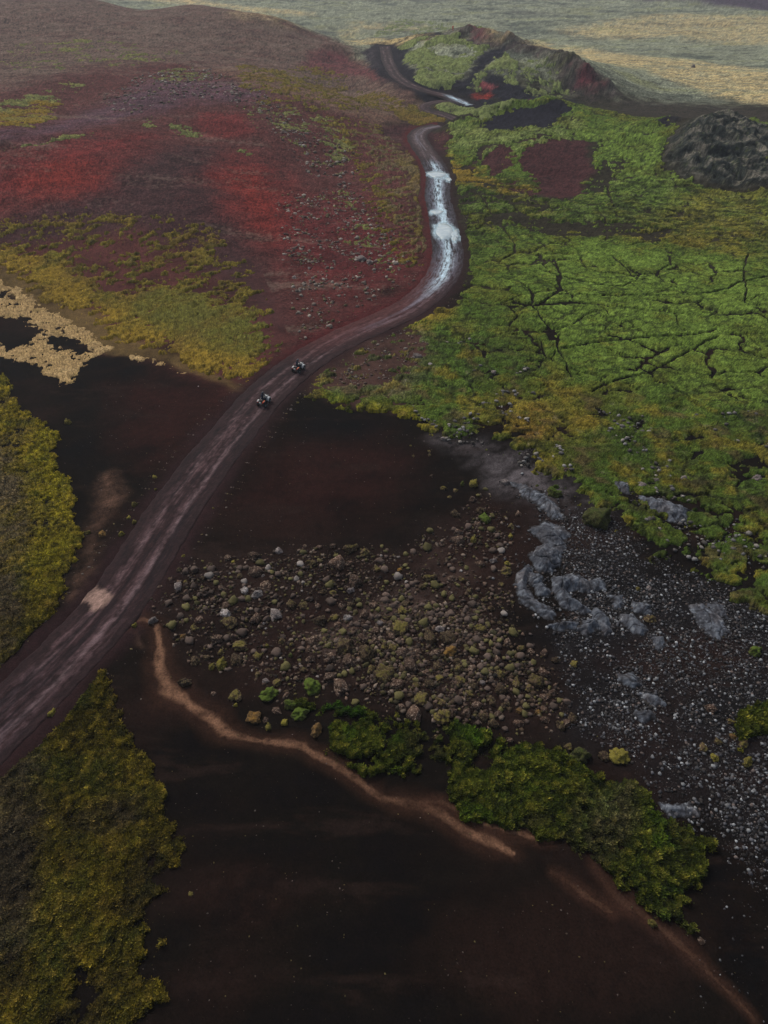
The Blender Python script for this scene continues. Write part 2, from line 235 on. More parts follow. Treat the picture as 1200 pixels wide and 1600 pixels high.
TINT = [('hill',7,1, [(-82.6,108.9), (-62.8,110.0), (-57.1,105.6), (-50.4,97.9), (-44.3,93.9), (-40.2,90.0), (-32.8,86.0), (-25.2,79.8), (-21.5,77.8),
(-17.4,74.9), (-14.4,81.0), (-12.6,85.9), (-3.8,95.6), (5.1,105.9), (7.7,120.7), (7.6,156.5), (6.4,187.1), (0.0,212.7), (7.6,231.2), (10.2,250.0),
(0.0,288.9), (-21.1,339.3), (-39.1,341.4), (-57.7,345.6), (-151.3,668.6), (-100.9,350.0), (-237.6,702.4), (-556.3,938.5)]), ('dryfloor',1.5,0.8,
[(-85.0,113.8), (-64.6,115.0), (-55.6,107.3), (-47.0,99.4), (-36.9,91.3), (-25.9,82.7), (-18.1,76.8), (-17.4,74.9), (-25.2,79.4), (-32.2,83.7),
(-37.6,86.0), (-41.8,89.0), (-48.2,94.3), (-55.5,101.2), (-61.3,106.0), (-80.7,105.1)]), ('screebrown',3,1, [(-8.9,75.3), (-8.4,80.2), (-4.5,86.5),
(0.0,92.3), (5.8,97.1), (10.8,99.5), (9.1,89.0), (5.7,76.7), (1.6,70.7), (-3.1,71.5)]), ('hillgrey',22,1, [(-126.3,194.5), (-103.3,213.2),
(-90.8,243.5), (-71.6,259.4), (-40.6,255.3), (-14.8,228.7), (7.6,231.2), (10.2,250.0), (0.0,288.9), (-21.1,339.3), (-39.1,341.4), (-57.7,345.6),
(-151.3,668.6), (-100.9,350.0), (-237.6,702.4), (-556.3,938.5)]), ('hilltan',10,0.7, [(-54.4,254.3), (-37.9,264.6), (-17.4,268.5), (8.0,244.0),
(0.0,212.7), (-14.0,213.9), (-32.3,222.3)]), ('violet',8,0.8, [(-65.6,227.1), (-50.4,232.7), (-31.9,218.8), (-37.2,207.0), (-49.8,203.2),
(-63.8,183.0), (-73.8,162.5), (-87.1,155.8), (-88.9,160.2), (-76.5,169.8), (-72.7,197.5)]), ('hilldark',6,0.9, [(-89.6,123.2), (-68.6,126.2),
(-59.4,133.3), (-52.2,146.8), (-50.8,161.5), (-38.9,169.9), (-34.0,153.6), (-32.1,139.1), (-24.2,125.2), (-18.8,108.9), (-14.8,91.3), (-21.6,99.6),
(-32.9,117.0), (-45.5,124.5), (-59.7,119.4), (-85.5,114.8)]), ('red',16,1, [(-83.2,146.0), (-77.4,150.5), (-70.0,159.0), (-61.1,169.2), (-53.4,171.8),
(-53.0,162.2), (-55.9,148.9), (-56.3,139.2), (-63.9,136.2), (-70.3,130.8), (-76.0,127.9)]), ('redbright',9,0.9, [(-69.8,139.7), (-68.7,147.2),
(-63.7,151.6), (-58.4,150.8), (-56.3,143.3), (-59.5,137.7), (-65.5,137.3)]), ('red',14,1, [(-36.3,155.8), (-31.5,167.6), (-23.7,160.9), (-16.5,141.8),
(-9.4,127.3), (-4.4,115.2), (-10.5,109.5), (-17.7,122.8), (-23.4,127.6), (-28.4,134.7), (-32.6,142.2)]), ('redbright',8,0.8, [(-33.0,152.0),
(-29.1,160.3), (-23.9,151.6), (-19.6,135.4), (-18.5,125.3), (-23.4,128.1), (-26.1,138.9)]), ('red',4,0.8, [(-46.1,184.8), (-43.5,195.9),
(-35.6,196.3), (-30.8,183.6), (-36.1,178.7), (-43.1,177.1)]), ('redbrown',12,1, [(-16.4,140.1), (-8.2,154.3), (0.0,133.2), (5.8,123.8), (4.2,109.8),
(-4.0,102.4), (-10.5,109.5), (-16.7,119.0)]), ('redbrown',4,0.9, [(-12.4,86.4), (-8.6,95.6), (-3.0,100.1), (4.1,105.9), (7.4,115.0), (7.6,109.6),
(3.9,99.9), (-1.9,95.6), (-8.0,86.5), (-11.1,81.0)]), ('hillred',5,0.9, [(-29.2,282.4), (-26.6,309.5), (-14.8,314.9), (-2.2,282.2), (1.1,269.1),
(-9.1,284.6)]), ('sandred',7,0.6, [(-34.5,76.9), (-28.3,78.5), (-20.5,76.8), (-16.8,73.7), (-19.7,63.9), (-25.3,60.2), (-30.2,65.2)]),
('sandred',8,0.5, [(-13.0,62.7), (-3.0,65.3), (2.8,60.4), (0.0,51.8), (-8.8,49.8), (-14.3,52.7)]), ('sandblack',3,0.7, [(-9.5,70.7), (-3.1,69.3),
(0.0,66.8), (-2.9,64.0), (-9.5,64.0)]), ('brownscree',5,1, [(-17.7,44.5), (-7.4,48.0), (1.2,46.2), (6.4,51.8), (12.4,52.8), (12.2,43.0), (10.8,37.0),
(14.1,31.9), (14.2,27.9), (10.7,26.4), (4.7,27.9), (-2.0,30.1), (-8.3,30.1), (-13.5,34.3), (-19.0,35.5), (-21.2,39.7)]), ('scree',2.5,0.9,
[(2.3,42.9), (5.4,46.3), (8.4,45.4), (8.4,43.0), (6.7,39.1), (4.9,38.4), (0.0,37.7), (-2.1,36.3), (-3.1,34.3), (-6.3,35.6), (-2.2,38.4)]),
('gravel',4,1, [(12.5,53.8), (14.9,52.8), (22.9,50.7), (24.2,44.4), (29.2,41.9), (35.3,36.7), (26.9,18.7), (23.7,18.7), (21.9,20.3), (17.6,23.0),
(14.0,26.9), (14.6,31.9), (12.2,35.7), (16.4,38.4), (17.1,47.1)]), ('rawlava',4,1, [(6.6,64.0), (11.7,64.0), (16.2,60.3), (20.1,55.8), (19.3,51.7),
(15.4,51.8), (12.6,54.8), (9.8,60.4)]), ('maroon',2.5,1, [(20.1,172.6), (25.1,184.3), (31.7,187.3), (40.2,191.1), (50.4,190.1), (47.9,170.7),
(43.3,155.9), (37.6,151.1), (31.1,152.6), (26.5,159.0)]), ('maroon',3,1, [(-1.8,210.9), (7.4,222.2), (17.1,204.4), (14.6,185.6), (11.0,183.6),
(9.3,180.9), (6.4,187.1), (1.7,201.7)]), ('craterlava',6,1, [(22.4,322.6), (58.4,543.4), (49.8,321.5), (59.6,305.2), (68.5,289.9), (76.9,263.1),
(68.7,255.2), (59.8,264.5), (55.5,281.5), (41.7,295.8), (28.6,306.3)]), ('soilshade',2,1, [(-6.4,327.2), (0.0,496.2), (15.8,509.2), (22.7,327.0),
(22.1,317.1), (9.8,312.8), (7.4,294.1), (10.7,268.8), (20.5,253.7), (26.0,245.2), (12.1,247.6), (0.0,272.8), (-4.6,288.4)]), ('soilshade',2,1,
[(20.9,259.0), (26.5,264.6), (36.1,297.3), (46.0,302.9), (43.4,290.9), (35.1,276.9), (27.9,255.9), (44.8,218.4), (34.5,220.1), (26.5,250.6)]),
('soilshade',3,1, [(34.4,269.8), (39.2,265.0), (47.5,255.2), (62.5,255.2), (48.5,219.2), (35.6,215.9), (37.4,240.9), (31.4,249.7)]), ('redbright',2,1,
[(26.9,250.6), (28.4,254.2), (34.5,253.9), (33.2,245.4), (28.1,246.3)]), ('pink',2,0.9, [(31.8,260.4), (36.5,258.9), (36.7,255.5), (33.0,255.8)]),
('redbright',2,0.9, [(37.1,232.0), (40.0,223.2), (38.5,217.4), (36.5,226.6)]), ('hillred',4,1, [(63.6,270.0), (68.4,271.9), (74.3,266.6),
(70.8,260.2), (65.2,264.5)]), ('hillred',4,0.8, [(32.5,324.7), (39.0,326.8), (40.9,309.5), (34.6,306.9)]), ('scrubdark',3,1, [(-8.8,320.1),
(-2.6,332.7), (1.2,306.9), (0.0,284.3), (-4.7,294.3)]), ('soilshade',3,1, [(24.1,206.4), (30.1,213.7), (39.4,217.6), (48.8,224.8), (53.2,216.0),
(47.6,203.7), (41.3,197.9), (34.8,198.5), (26.8,200.3)]), ('soilshade',3,1, [(58.6,189.1), (68.3,198.3), (80.2,207.4), (74.9,198.0), (68.0,190.9),
(61.4,186.6)]), ('soilshade',3,0.8, [(51.5,203.8), (57.4,210.7), (63.4,209.9), (59.2,203.9), (51.9,201.6)]), ('moundlava',5,1, [(65.1,173.0),
(70.9,185.3), (80.4,196.9), (96.7,220.4), (94.7,199.5), (107.5,194.2), (90.2,155.8), (79.9,157.0), (72.0,157.8), (66.8,163.7)]), ('darkplain',10,0.1,
[(76.9,263.1), (92.8,264.5), (118.3,262.8), (122.3,224.0), (109.7,198.6), (91.7,196.3), (94.6,220.0), (77.3,207.2), (66.0,210.0), (74.2,251.7)]),
('straw',12,0.9, [(55.1,307.7), (101.5,465.2), (115.2,446.2), (127.3,405.1), (143.6,396.2), (156.5,380.4), (184.8,351.3), (135.1,249.4),
(125.7,270.2), (118.0,298.2), (109.7,319.2), (113.1,347.2), (97.5,342.1), (70.6,299.2), (58.0,296.3)]), ('straw',25,0.7, [(113.8,527.5),
(158.1,574.7), (208.9,610.7), (299.4,596.3), (231.5,449.9), (196.1,457.7), (171.9,493.5), (129.9,492.9)]), ('straw',10,0.9, [(-23.5,505.2),
(0.0,504.6), (16.2,322.1), (15.9,315.7), (0.0,336.4), (-13.1,336.4)]), ('straw',10,0.8, [(41.5,314.8), (87.8,492.4), (96.8,478.7), (43.0,306.8)]),
('straw',20,0.9, [(-291.5,870.1), (-236.4,732.6), (-151.3,668.6), (-104.6,626.9), (-55.1,604.0), (-56.7,622.5), (-109.5,658.5), (-160.6,711.8),
(-227.9,874.7)]), ('straw',20,0.6, [(-56.2,335.3), (-17.3,563.6), (25.1,545.7), (24.5,531.1), (-16.7,543.5), (-41.4,338.5)]), ('farlava',20,1,
[(210.0,697.0), (243.9,673.1), (316.8,594.7), (728.2,1424.5), (416.5,1425.9)]), ('tan',2.2,0.7, [(-30.0,57.4), (-28.9,57.9), (-27.1,52.6),
(-27.3,48.8), (-27.1,45.3), (-26.5,42.4), (-26.9,40.5), (-27.6,42.0), (-28.0,45.3), (-29.1,48.8), (-28.9,51.6)]), ('tan',1.0,0.6, [(-21.1,36.5),
(-20.6,36.5), (-19.9,35.2), (-20.4,35.4)]), ('darksoil',2,0.8, [(44.9,99.7), (46.2,102.1), (46.8,99.6), (45.1,97.4)])]
CTINT = [('moss','ochre',3,0.9, [(3.8,95.4), (7.9,100.2), (11.2,101.8), (10.0,96.2), (6.5,92.1), (3.7,92.2)]), ('moss','ochre',4,0.9, [(14.2,185.7),
(20.1,172.6), (26.9,161.8), (33.0,155.8), (27.2,153.8), (19.5,158.2), (15.1,162.8)]), ('moss','heather',3,0.8, [(-8.2,76.8), (-6.1,83.7), (-1.8,90.3),
(5.6,92.2), (6.9,83.4), (3.2,73.7), (-3.2,73.7)]), ('moss','yellow',2.5,0.8, [(-9.7,73.0), (-9.0,76.8), (-6.4,73.7), (-1.6,71.9), (3.1,70.7),
(5.3,67.9), (4.1,65.3), (0.0,67.9), (-5.4,70.7)]), ('moss','ochre',4,0.4, [(10.7,69.2), (16.3,76.5), (20.7,73.4), (24.1,74.7), (25.2,69.0),
(24.1,62.6), (20.6,58.0), (16.0,59.2), (13.7,62.7)]), ('moss','rust',2,0.6, [(24.5,67.7), (24.7,63.8), (23.6,60.8), (21.6,58.0), (20.7,58.5),
(23.4,62.6)]), ('moss','rust',3,0.6, [(15.3,69.2), (18.6,70.5), (19.2,65.2), (16.6,62.7), (14.6,64.0)]), ('moss','bright',6,0.8, [(22.4,119.8),
(34.9,125.6), (50.0,118.7), (63.4,111.4), (52.5,74.4), (41.9,69.3), (32.4,75.9), (25.8,82.7), (23.3,98.6)]), ('moss','bright',8,0.8, [(49.9,199.8),
(71.0,192.8), (63.7,167.8), (74.9,154.3), (88.6,152.1), (81.8,137.2), (51.4,143.1), (46.7,155.6), (49.7,179.4)]), ('moss','deep',5,0.8, [(12.4,106.7),
(19.8,101.2), (21.8,84.6), (19.9,73.4), (14.3,73.5), (11.4,76.6), (6.2,70.7), (3.3,76.8), (7.1,87.1)]), ('moss','deep',5,0.7, [(21.6,62.6),
(30.4,68.7), (35.6,62.0), (44.5,66.5), (43.6,54.9), (34.4,34.7), (30.6,39.6), (25.5,47.0), (19.7,53.7)]), ('moss','palemoss',8,0.7, [(16.1,214.5),
(33.0,197.4), (50.4,202.6), (44.8,190.3), (27.8,181.1), (16.2,190.9)]), ('moss','ochre',6,0.5, [(66.4,157.7), (82.5,156.7), (65.9,117.3),
(54.4,121.7), (42.6,128.7), (55.5,139.5)]), ('slope_grass','darkgreen',4,0.7, [(-38.6,97.3), (-36.5,104.7), (-28.3,103.8), (-19.0,95.3), (-14.5,89.3),
(-17.4,83.6), (-23.4,83.5), (-32.7,89.2)]), ('slope_grass','ochre',4,0.9, [(-66.0,118.9), (-53.9,111.5), (-44.7,101.4), (-32.3,91.2), (-19.1,83.6),
(-15.4,81.8), (-17.1,76.0), (-29.3,82.7), (-41.0,89.4), (-53.5,101.3), (-62.8,110.0)]), ('slope_grass','heather',4,0.7, [(-7.1,214.5), (6.6,193.9),
(9.4,156.5), (8.1,120.7), (4.5,120.9), (0.0,156.0), (-6.5,192.6)]), ('slope_grass','ochre',3,1, [(14.0,181.2), (16.8,173.2), (20.0,171.2),
(22.7,162.1), (15.1,162.8)]), ('hill_moss','ochre',3,1, [(-87.8,164.1), (-94.2,178.3), (-90.6,183.6), (-87.5,198.5), (-82.7,199.5), (-76.6,181.5),
(-77.6,169.2)]), ('heath','heather',2.5,0.8, [(-51.5,71.0), (-40.1,60.3), (-36.0,51.7), (-33.7,44.5), (-28.5,35.6), (-30.3,32.4), (-32.3,30.1)]),
('heath','heather',2.0,0.8, [(-30.9,23.4), (-24.6,25.3), (-22.0,22.0), (-22.4,18.7), (-20.4,14.3), (-20.6,12.0), (-24.7,10.8)]),
('heath','heather',1.5,0.7, [(-18.7,21.8), (-17.1,22.1), (-16.3,20.7), (-17.8,20.3)]), ('heath','heather',1.5,0.6, [(-21.1,20.7), (-19.3,21.6),
(-18.7,19.9), (-20.3,19.7)]), ('heath','yellow',2,0.7, [(-42.0,70.8), (-35.5,60.2), (-30.9,51.6), (-28.4,42.8), (-29.6,38.3), (-33.5,47.0),
(-38.7,60.3)]), ('shrub','lime',1.0,0.9, [(-4.6,29.2), (-3.4,29.6), (-2.2,29.3), (-1.9,28.4), (-3.1,28.2), (-4.3,28.4)]), ('shrub','lime',1.0,0.9,
[(4.2,27.1), (5.2,27.9), (6.6,27.1), (6.4,26.1), (5.3,26.1)]), ('shrub','heather',1.5,0.6, [(13.2,23.0), (16.6,22.5), (16.5,20.8), (13.8,18.3),
(11.7,19.9)])]
CRACK = [(0.9, [(19.7,100.4), (21.4,99.1), (24.4,99.4), (28.7,99.6), (32.4,99.0), (35.3,97.6), (38.8,96.4), (41.8,96.0), (44.1,95.2)]), (0.8, [(29.4,117.4),
(29.2,111.6), (28.0,107.2), (28.2,104.6), (26.3,102.7), (24.6,100.4), (22.7,99.0)]), (0.6, [(29.0,109.8), (32.1,107.8), (33.5,107.1), (35.7,105.5),
(37.9,105.0), (39.8,107.1), (42.1,107.9)]), (0.7, [(39.8,119.0), (40.5,114.9), (40.5,111.6), (40.8,109.3)]), (0.5, [(31.1,118.3), (33.5,114.2),
(35.9,110.8), (36.4,108.5)]), (0.7, [(49.7,118.7), (48.5,114.6), (45.9,112.3), (44.6,109.5), (45.4,106.4), (46.7,103.3), (48.0,102.1), (50.7,102.4),
(53.4,103.4), (56.2,105.6), (61.8,107.8)]), (0.5, [(24.4,99.4), (25.6,102.3), (28.7,102.8), (31.8,102.0), (35.7,101.8), (39.7,102.0), (42.9,101.5),
(48.0,102.1)]), (0.9, [(24.8,85.2), (27.1,86.3), (29.6,87.0), (33.3,87.4), (37.6,88.0), (40.6,88.2), (43.6,88.4), (47.0,89.6)]), (0.9, [(25.9,74.2),
(28.4,76.1), (31.8,77.6), (34.1,78.1), (36.3,79.9), (38.4,81.4), (40.7,83.3), (43.9,85.8), (46.5,87.5)]), (0.6, [(23.3,91.1), (25.1,91.0),
(27.5,92.6), (30.0,95.3), (31.8,96.5)]), (0.7, [(22.7,98.6), (23.2,94.2), (23.9,91.1), (24.5,88.8), (23.8,85.1), (24.1,81.6), (24.1,77.8)]), (0.5,
[(18.2,89.7), (19.9,89.3), (21.8,87.6), (21.9,83.4), (22.7,81.7)]), (0.4, [(18.3,82.4), (20.2,81.8), (22.3,82.2), (23.5,85.1)]), (0.4, [(24.5,79.9),
(26.3,78.8), (27.6,78.2), (28.0,76.6)]), (0.5, [(62.8,117.7), (59.4,111.8), (56.5,103.0), (54.3,98.2), (57.1,100.4), (58.8,100.7)]), (0.4,
[(42.9,94.6), (42.2,91.8), (42.3,89.8), (43.6,88.5)]), (0.4, [(30.4,85.4), (32.1,83.0), (34.4,81.1), (36.0,79.9)]), (0.4, [(33.9,76.3), (35.9,75.1),
(36.8,73.0), (37.8,70.6)]), (0.6, [(43.5,72.1), (44.6,71.0), (46.1,70.4)]), (0.5, [(30.3,74.0), (32.0,74.5), (31.1,75.0)]), (0.5, [(46.9,89.5),
(49.0,88.0), (50.5,86.6), (50.7,84.1), (51.8,84.0)]), (0.9, [(22.0,107.4), (23.1,105.2), (23.4,103.1), (22.7,99.8), (21.2,99.1), (19.9,101.2)]), (1.0,
[(20.1,100.6), (22.1,99.1), (23.9,99.2), (26.3,99.6), (28.9,100.0), (31.2,99.1)]), (0.9, [(28.2,118.1), (29.2,113.9), (29.0,110.0), (28.1,106.9),
(28.1,104.3), (25.8,101.8), (23.9,99.2)]), (0.7, [(22.2,137.8), (23.1,131.1), (23.7,125.7), (23.2,121.2), (21.9,119.2), (19.9,117.2)]), (0.6,
[(19.6,155.2), (21.0,150.4), (21.0,144.9), (21.5,139.5), (22.3,136.1)]), (0.6, [(24.4,121.9), (26.2,119.6), (27.5,116.7), (29.0,116.6)]), (0.6,
[(26.1,113.4), (27.8,111.3), (28.7,110.0), (30.8,108.0), (32.9,106.7)]), (0.5, [(27.5,129.4), (28.9,124.7), (29.8,120.9), (32.6,119.3),
(34.9,119.2)]), (0.9, [(42.0,146.8), (49.0,143.8), (59.0,142.7)]), (0.7, [(50.7,170.6), (48.0,155.5), (46.5,146.4)])]
CRACKZONE = [(15.8,120.2), (22.3,136.5), (37.1,136.1), (52.0,128.6), (72.0,116.5), (49.9,68.8), (38.2,69.6), (27.8,70.3), (22.8,76.3), (13.8,83.2), (12.9,101.7)]
CHANNEL = [[(-21.79,37.24,0.5), (-20.4,37.87,0.7), (-19.26,37.24,0.8), (-18.3,34.9,1.0), (-17.65,32.69,1.2), (-16.58,30.73,1.8), (-15.09,29.76,1.1),
(-13.53,28.77,0.9), (-11.72,27.22,1.0), (-10.47,26.71,0.7), (-8.32,26.26,0.6), (-6.08,26.07,0.6), (-4.46,25.23,0.55), (-2.68,24.13,0.7),
(-0.96,22.88,0.8), (-0.35,22.29,0.5), (1.08,21.99,0.75), (2.37,21.81,0.8), (3.84,21.12,0.8), (5.44,20.02,1.0), (7.03,19.33,0.9), (8.26,18.65,0.5)],
[(2.38,22.08,0.3), (3.89,21.99,0.4), (5.93,20.78,0.4), (8.37,20.03,0.4), (10.76,19.33,0.35)], [(10.42,17.49,0.25), (11.47,16.74,0.6),
(12.68,16.0,0.5), (13.84,15.19,0.3)], [(13.33,17.94,0.3), (14.26,16.08,0.7), (15.69,14.94,0.6), (17.13,13.49,0.5), (18.72,11.74,0.3),
(20.15,9.96,0.2)]]
ROAD = [(-37.99,13.37), (-32.1,21.4), (-28.4,27.86), (-26.13,32.7), (-24.28,37.24), (-22.93,42.02), (-21.91,47.0), (-20.72,53.35), (-18.94,60.86),
(-16.85,68.18), (-14.53,74.92), (-11.85,80.5), (-8.84,85.71), (-4.6,90.78), (0.0,95.32), (3.93,99.67), (7.37,105.52), (9.74,112.14), (11.18,120.52),
(11.57,129.73), (11.53,140.19), (11.35,152.18), (11.85,160.79), (12.33,169.06), (11.24,182.39), (9.33,196.87), (9.03,206.67), (11.12,214.7),
(15.49,218.92)]
TRACK = [(26.66,241.18), (20.36,250.6), (13.38,254.61), (7.57,261.66), (3.96,275.52), (1.86,293.18), (0.74,315.73), (0.26,327.14)]
LOOP = [(24.06,245.64), (19.17,247.56), (15.03,245.55), (12.67,241.69), (13.64,236.97), (17.32,233.25), (20.97,226.21)]
PUDDLE = [[(9.99,169.24), (11.09,170.64), (13.3,170.4), (14.19,168.38), (13.64,166.57), (11.85,165.79), (10.48,167.29)], [(13.83,165.17), (14.75,165.99),
(15.37,164.56), (14.42,163.3)], [(9.69,132.39), (10.38,135.8), (11.68,136.86), (12.99,134.38), (12.86,131.0), (11.84,128.44), (10.44,128.8)],
[(12.84,132.33), (13.74,133.0), (13.94,130.98), (13.59,128.06), (12.71,127.45), (12.41,129.7)], [(9.53,143.29), (10.35,144.07), (11.88,143.66),
(11.52,142.11), (10.22,141.73)]]
TANPATCH = [(-26.35,39.9), (-25.6,41.4), (-24.94,41.09), (-23.69,40.34), (-24.06,39.16), (-24.77,38.44), (-25.44,39.16), (-26.01,39.38)]
OUTCROP = [(0.55, [(14.33,48.94), (15.79,50.17), (17.35,49.53), (17.93,48.3), (17.14,47.41), (16.75,45.96), (16.05,45.96), (15.31,47.43), (14.49,48.63)]), (0.8,
[(13.66,45.41), (14.57,46.7), (15.64,46.98), (16.3,45.68), (16.13,44.28), (15.17,43.34), (14.05,43.61)]), (0.6, [(11.85,41.9), (12.24,43.22),
(13.18,44.3), (13.73,44.02), (13.12,42.68), (12.57,41.64), (12.94,40.37), (13.89,39.38), (14.63,38.41), (14.36,37.94), (13.21,38.65), (12.11,39.87)]),
(0.4, [(13.1,43.16), (14.12,42.89), (14.18,42.1), (13.38,41.89)]), (0.5, [(13.35,41.76), (14.13,41.84), (14.67,41.12), (14.38,40.56), (13.56,40.74)]),
(0.7, [(15.24,42.67), (17.02,42.92), (18.06,42.38), (18.59,41.34), (18.27,40.78), (17.05,41.23), (16.27,41.1), (16.44,40.1), (17.39,39.35),
(17.78,38.63), (17.04,38.58), (15.55,39.37), (14.95,41.11)]), (0.5, [(18.04,41.86), (19.26,42.58), (19.66,41.84), (19.34,41.33), (18.42,41.42)]),
(0.6, [(14.06,37.29), (15.21,37.65), (16.34,37.46), (15.99,36.89), (14.67,36.73)]), (0.6, [(16.22,36.88), (17.0,37.57), (18.05,37.45), (18.11,36.76),
(16.8,36.27)]), (0.6, [(17.75,38.51), (18.41,38.98), (18.98,37.9), (19.02,36.3), (18.44,36.08), (18.1,37.63)]), (0.4, [(20.03,40.31), (20.84,40.55),
(20.34,39.32), (19.79,39.21)]), (0.4, [(20.36,38.36), (21.12,38.11), (21.74,36.49), (21.26,36.05), (20.44,36.96)]), (0.4, [(21.84,39.74),
(22.91,39.29), (22.48,38.33), (21.48,38.78)]), (0.35, [(26.56,39.23), (27.65,39.2), (28.31,38.0), (28.6,36.39), (27.3,35.7), (26.56,37.1)]), (0.3,
[(27.97,39.32), (29.2,39.17), (29.21,37.75), (28.47,38.18)]), (0.35, [(22.23,35.77), (22.95,35.8), (23.03,34.93), (22.27,34.72)]), (0.4,
[(18.5,32.22), (19.49,32.15), (20.09,31.21), (19.18,31.02), (18.56,31.66)]), (0.3, [(19.69,30.48), (20.88,30.09), (21.41,29.43), (20.08,29.57)]),
(0.4, [(13.52,56.42), (14.79,55.87), (16.36,54.63), (17.44,52.75), (17.69,50.72), (16.74,50.73), (15.65,53.03), (14.17,54.75)]), (0.6, [(26.26,53.84),
(28.23,53.16), (30.04,52.1), (30.64,51.36), (29.29,49.82), (28.16,50.17), (26.78,51.88)]), (0.5, [(24.1,56.5), (25.54,56.02), (25.19,54.56),
(24.02,55.29)]), (0.3, [(32.72,47.35), (33.49,46.74), (33.43,45.32), (32.15,44.8)]), (0.35, [(18.97,28.77), (19.87,28.87), (20.16,28.32),
(19.51,28.15), (18.94,28.41)]), (0.3, [(18.64,21.7), (20.33,21.62), (20.76,21.19), (19.01,21.05)])]
